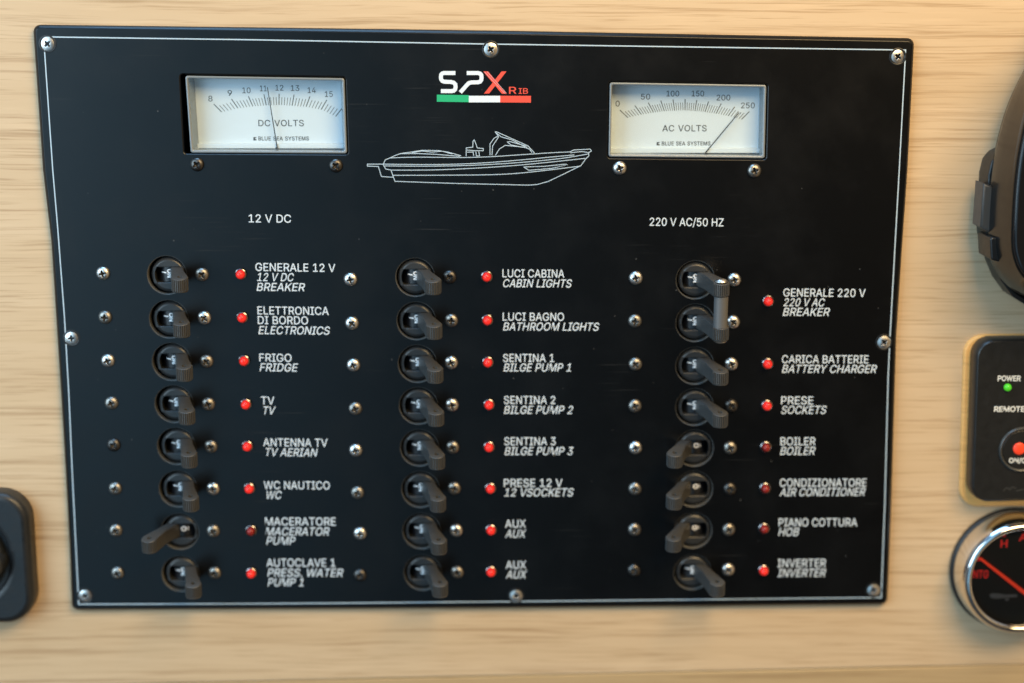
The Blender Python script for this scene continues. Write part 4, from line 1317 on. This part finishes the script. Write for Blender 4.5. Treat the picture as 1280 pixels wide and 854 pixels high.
YP = FYR + 0.02 * MM
for txt, xa, yb_, xb in (('POWER', 1247.2, 476.3, 1275.5), ('REMOTE', 1242.8, 514.6, 1280.6)):
    bm = bmesh.new()
    p, q = px2([(xa, yb_), (xb, yb_)], YP)
    write(bm, txt, p, q, 6.6 * 0.000345, YP, bold=22)
    obj('printed_label', bm, M['remote_print'], rem, angle=0, merge=False)
bm = bmesh.new()
for k_, (xa, xb, y0_) in enumerate(((1254, 1263, 614), (1262, 1270, 612), (1270, 1300, 613.5))):
    stroke(bm, px2(catmull([(xa, y0_), ((xa + xb) / 2, y0_ - 4 + k_), (xb, y0_ - 1)], 6), YP), 0.5 * MM, YP - k_ * 0.005 * MM)
obj('embossed_mark', bm, M['emboss'], rem, angle=0, merge=False)
at = bp(1259.5, 484.3, FYR)
bm = bmesh.new()
lathe(bm, [(1.65 * MM, 0.2 * MM), (1.6 * MM, -0.5 * MM), (1.2 * MM, -1.2 * MM), (0.6 * MM, -1.5 * MM), (0, -1.6 * MM)], 32)
obj('indicator_light', bm, M['green_led'], rem, at, angle=80)
at = bp(1277.5, 562, FYR)
bm = bmesh.new()
lathe(bm, [(10.1 * MM, 0.1 * MM), (10.0 * MM, -0.5 * MM), (9.5 * MM, -0.9 * MM), (9.0 * MM, -0.7 * MM), (8.7 * MM, 0.02 * MM), (0, 0.03 * MM)], 64)
btn = obj('button', bm, M['ring'], rem, at, angle=50)
bm = bmesh.new()
lathe(bm, [(8.72 * MM, -0.02 * MM), (8.3 * MM, -0.35 * MM), (0, -0.45 * MM)], 64)
obj('button_cap', bm, M['remote'], btn, at)
at2 = bp(1274.2, 561, FYR - 0.5 * MM)
bm = bmesh.new()
lathe(bm, [(2.75 * MM, 0.4 * MM), (2.7 * MM, -0.2 * MM), (2.3 * MM, -0.5 * MM), (0, -0.7 * MM)], 36)
obj('red_dot', bm, M['red_dot'], btn, at2, angle=60)
bm = bmesh.new()
yb2 = FYR - 0.55 * MM
p, q = px2([(1261.2, 578.6), (1292.5, 578.6)], yb2)
write(bm, 'ON/OFF', p, q, 6.0 * 0.000345, yb2, bold=22)
obj('lettering', bm, M['remote_print'], btn, angle=0, merge=False)

# ------------------------------------------------------------------ chrome gauge, lower right
gc = bp(1268, 713, 0)
gau = empty('gauge', (gc.x, WY, gc.z))
tag(gau, 'round chrome rimmed gauge with a red needle below the remote control', 'gauge')
bm = bmesh.new()
lathe(bm, [(28.2 * MM, WY), (28.4 * MM, 1.5 * MM), (27.6 * MM, 0.4 * MM), (26, 0.3 * MM)][:3] + [(26.5 * MM, 0.2 * MM)], 96)
obj('gasket', bm, M['rubber'], gau, (gc.x, 0, gc.z), angle=50)
bm = bmesh.new()
lathe(bm, [(27.3 * MM, 2 * MM), (27.4 * MM, 0.3 * MM), (27.2 * MM, -2 * MM), (26.7 * MM, -6 * MM), (26.0 * MM, -9 * MM), (25.0 * MM, -11 * MM),
           (23.9 * MM, -11.9 * MM), (22.9 * MM, -11.6 * MM), (22.2 * MM, -10.6 * MM), (21.9 * MM, -9 * MM), (21.8 * MM, -6 * MM)], 96)
obj('bezel', bm, M['bezel'], gau, (gc.x, 0, gc.z), angle=70)
YG = -6.5 * MM
bm = bmesh.new()
lathe(bm, [(21.85 * MM, YG), (0, YG)], 64)
dl = obj('dial', bm, M['gauge'], gau, (gc.x, 0, gc.z), angle=0)
YT = YG - 0.06 * MM
bm = bmesh.new()
for txt, xa, xb, yb_, h_ in (('H', 1250.8, 1258.8, 684.2, 9.6), ('NTG', 1216.5, 1235, 722.5, 10), ('A', 1274, 1284, 676, 9.5)):
    p, q = px2([(xa, yb_), (xb, yb_)], YT)
    write(bm, txt, p, q, h_ * 0.00035, YT, bold=18)
flat(bm, [px2([(1252.5, 671), (1257.5, 671), (1255.5, 667.5)], YT)], YT)
flat(bm, [px2([(1219.5, 701.5), (1226, 701), (1224, 697), (1221, 698.5)], YT)], YT)
obj('lettering', bm, M['gauge_text'], dl, angle=0, merge=False)
bm = bmesh.new()
flat(bm, [px2([(1236.5, 744), (1240, 741.5), (1248, 742), (1256, 743.3), (1271, 743.2), (1271.5, 746.4), (1256, 747.4), (1246, 748.6), (1239, 747.6)], YT)], YT)
flat(bm, [px2([(1256, 688 + 60), (1262, 748), (1260, 751), (1257, 751)], YT)], YT - 0.01 * MM)
obj('emblem', bm, M['gauge_grey'], dl, angle=0, merge=False)
YN = YG - 1.6 * MM
bm = bmesh.new()
n0, n1 = Vector(px2([(1225, 698)], YN)[0]), Vector((gc.x + 7 * MM, gc.z - 6.5 * MM))
n1 = Vector(px2([(1301, 757)], YN)[0])
d = (n1 - n0).normalized()
nn = Vector((-d.y, d.x))
prism(bm, [[tuple(n0 - nn * 0.55 * MM), tuple(n0 + nn * 0.55 * MM), tuple(n1 + nn * 0.95 * MM), tuple(n1 - nn * 0.95 * MM)]], YN, YN + 0.5 * MM, bevel=0.1 * MM)
obj('needle', bm, M['gauge_red'], gau, angle=0)
bm = bmesh.new()
lathe(bm, [(21.9 * MM, -9.6 * MM), (12 * MM, -10.0 * MM), (0, -10.2 * MM)], 64)
obj('glass', bm, M['clear'], gau, (gc.x, 0, gc.z), angle=70)
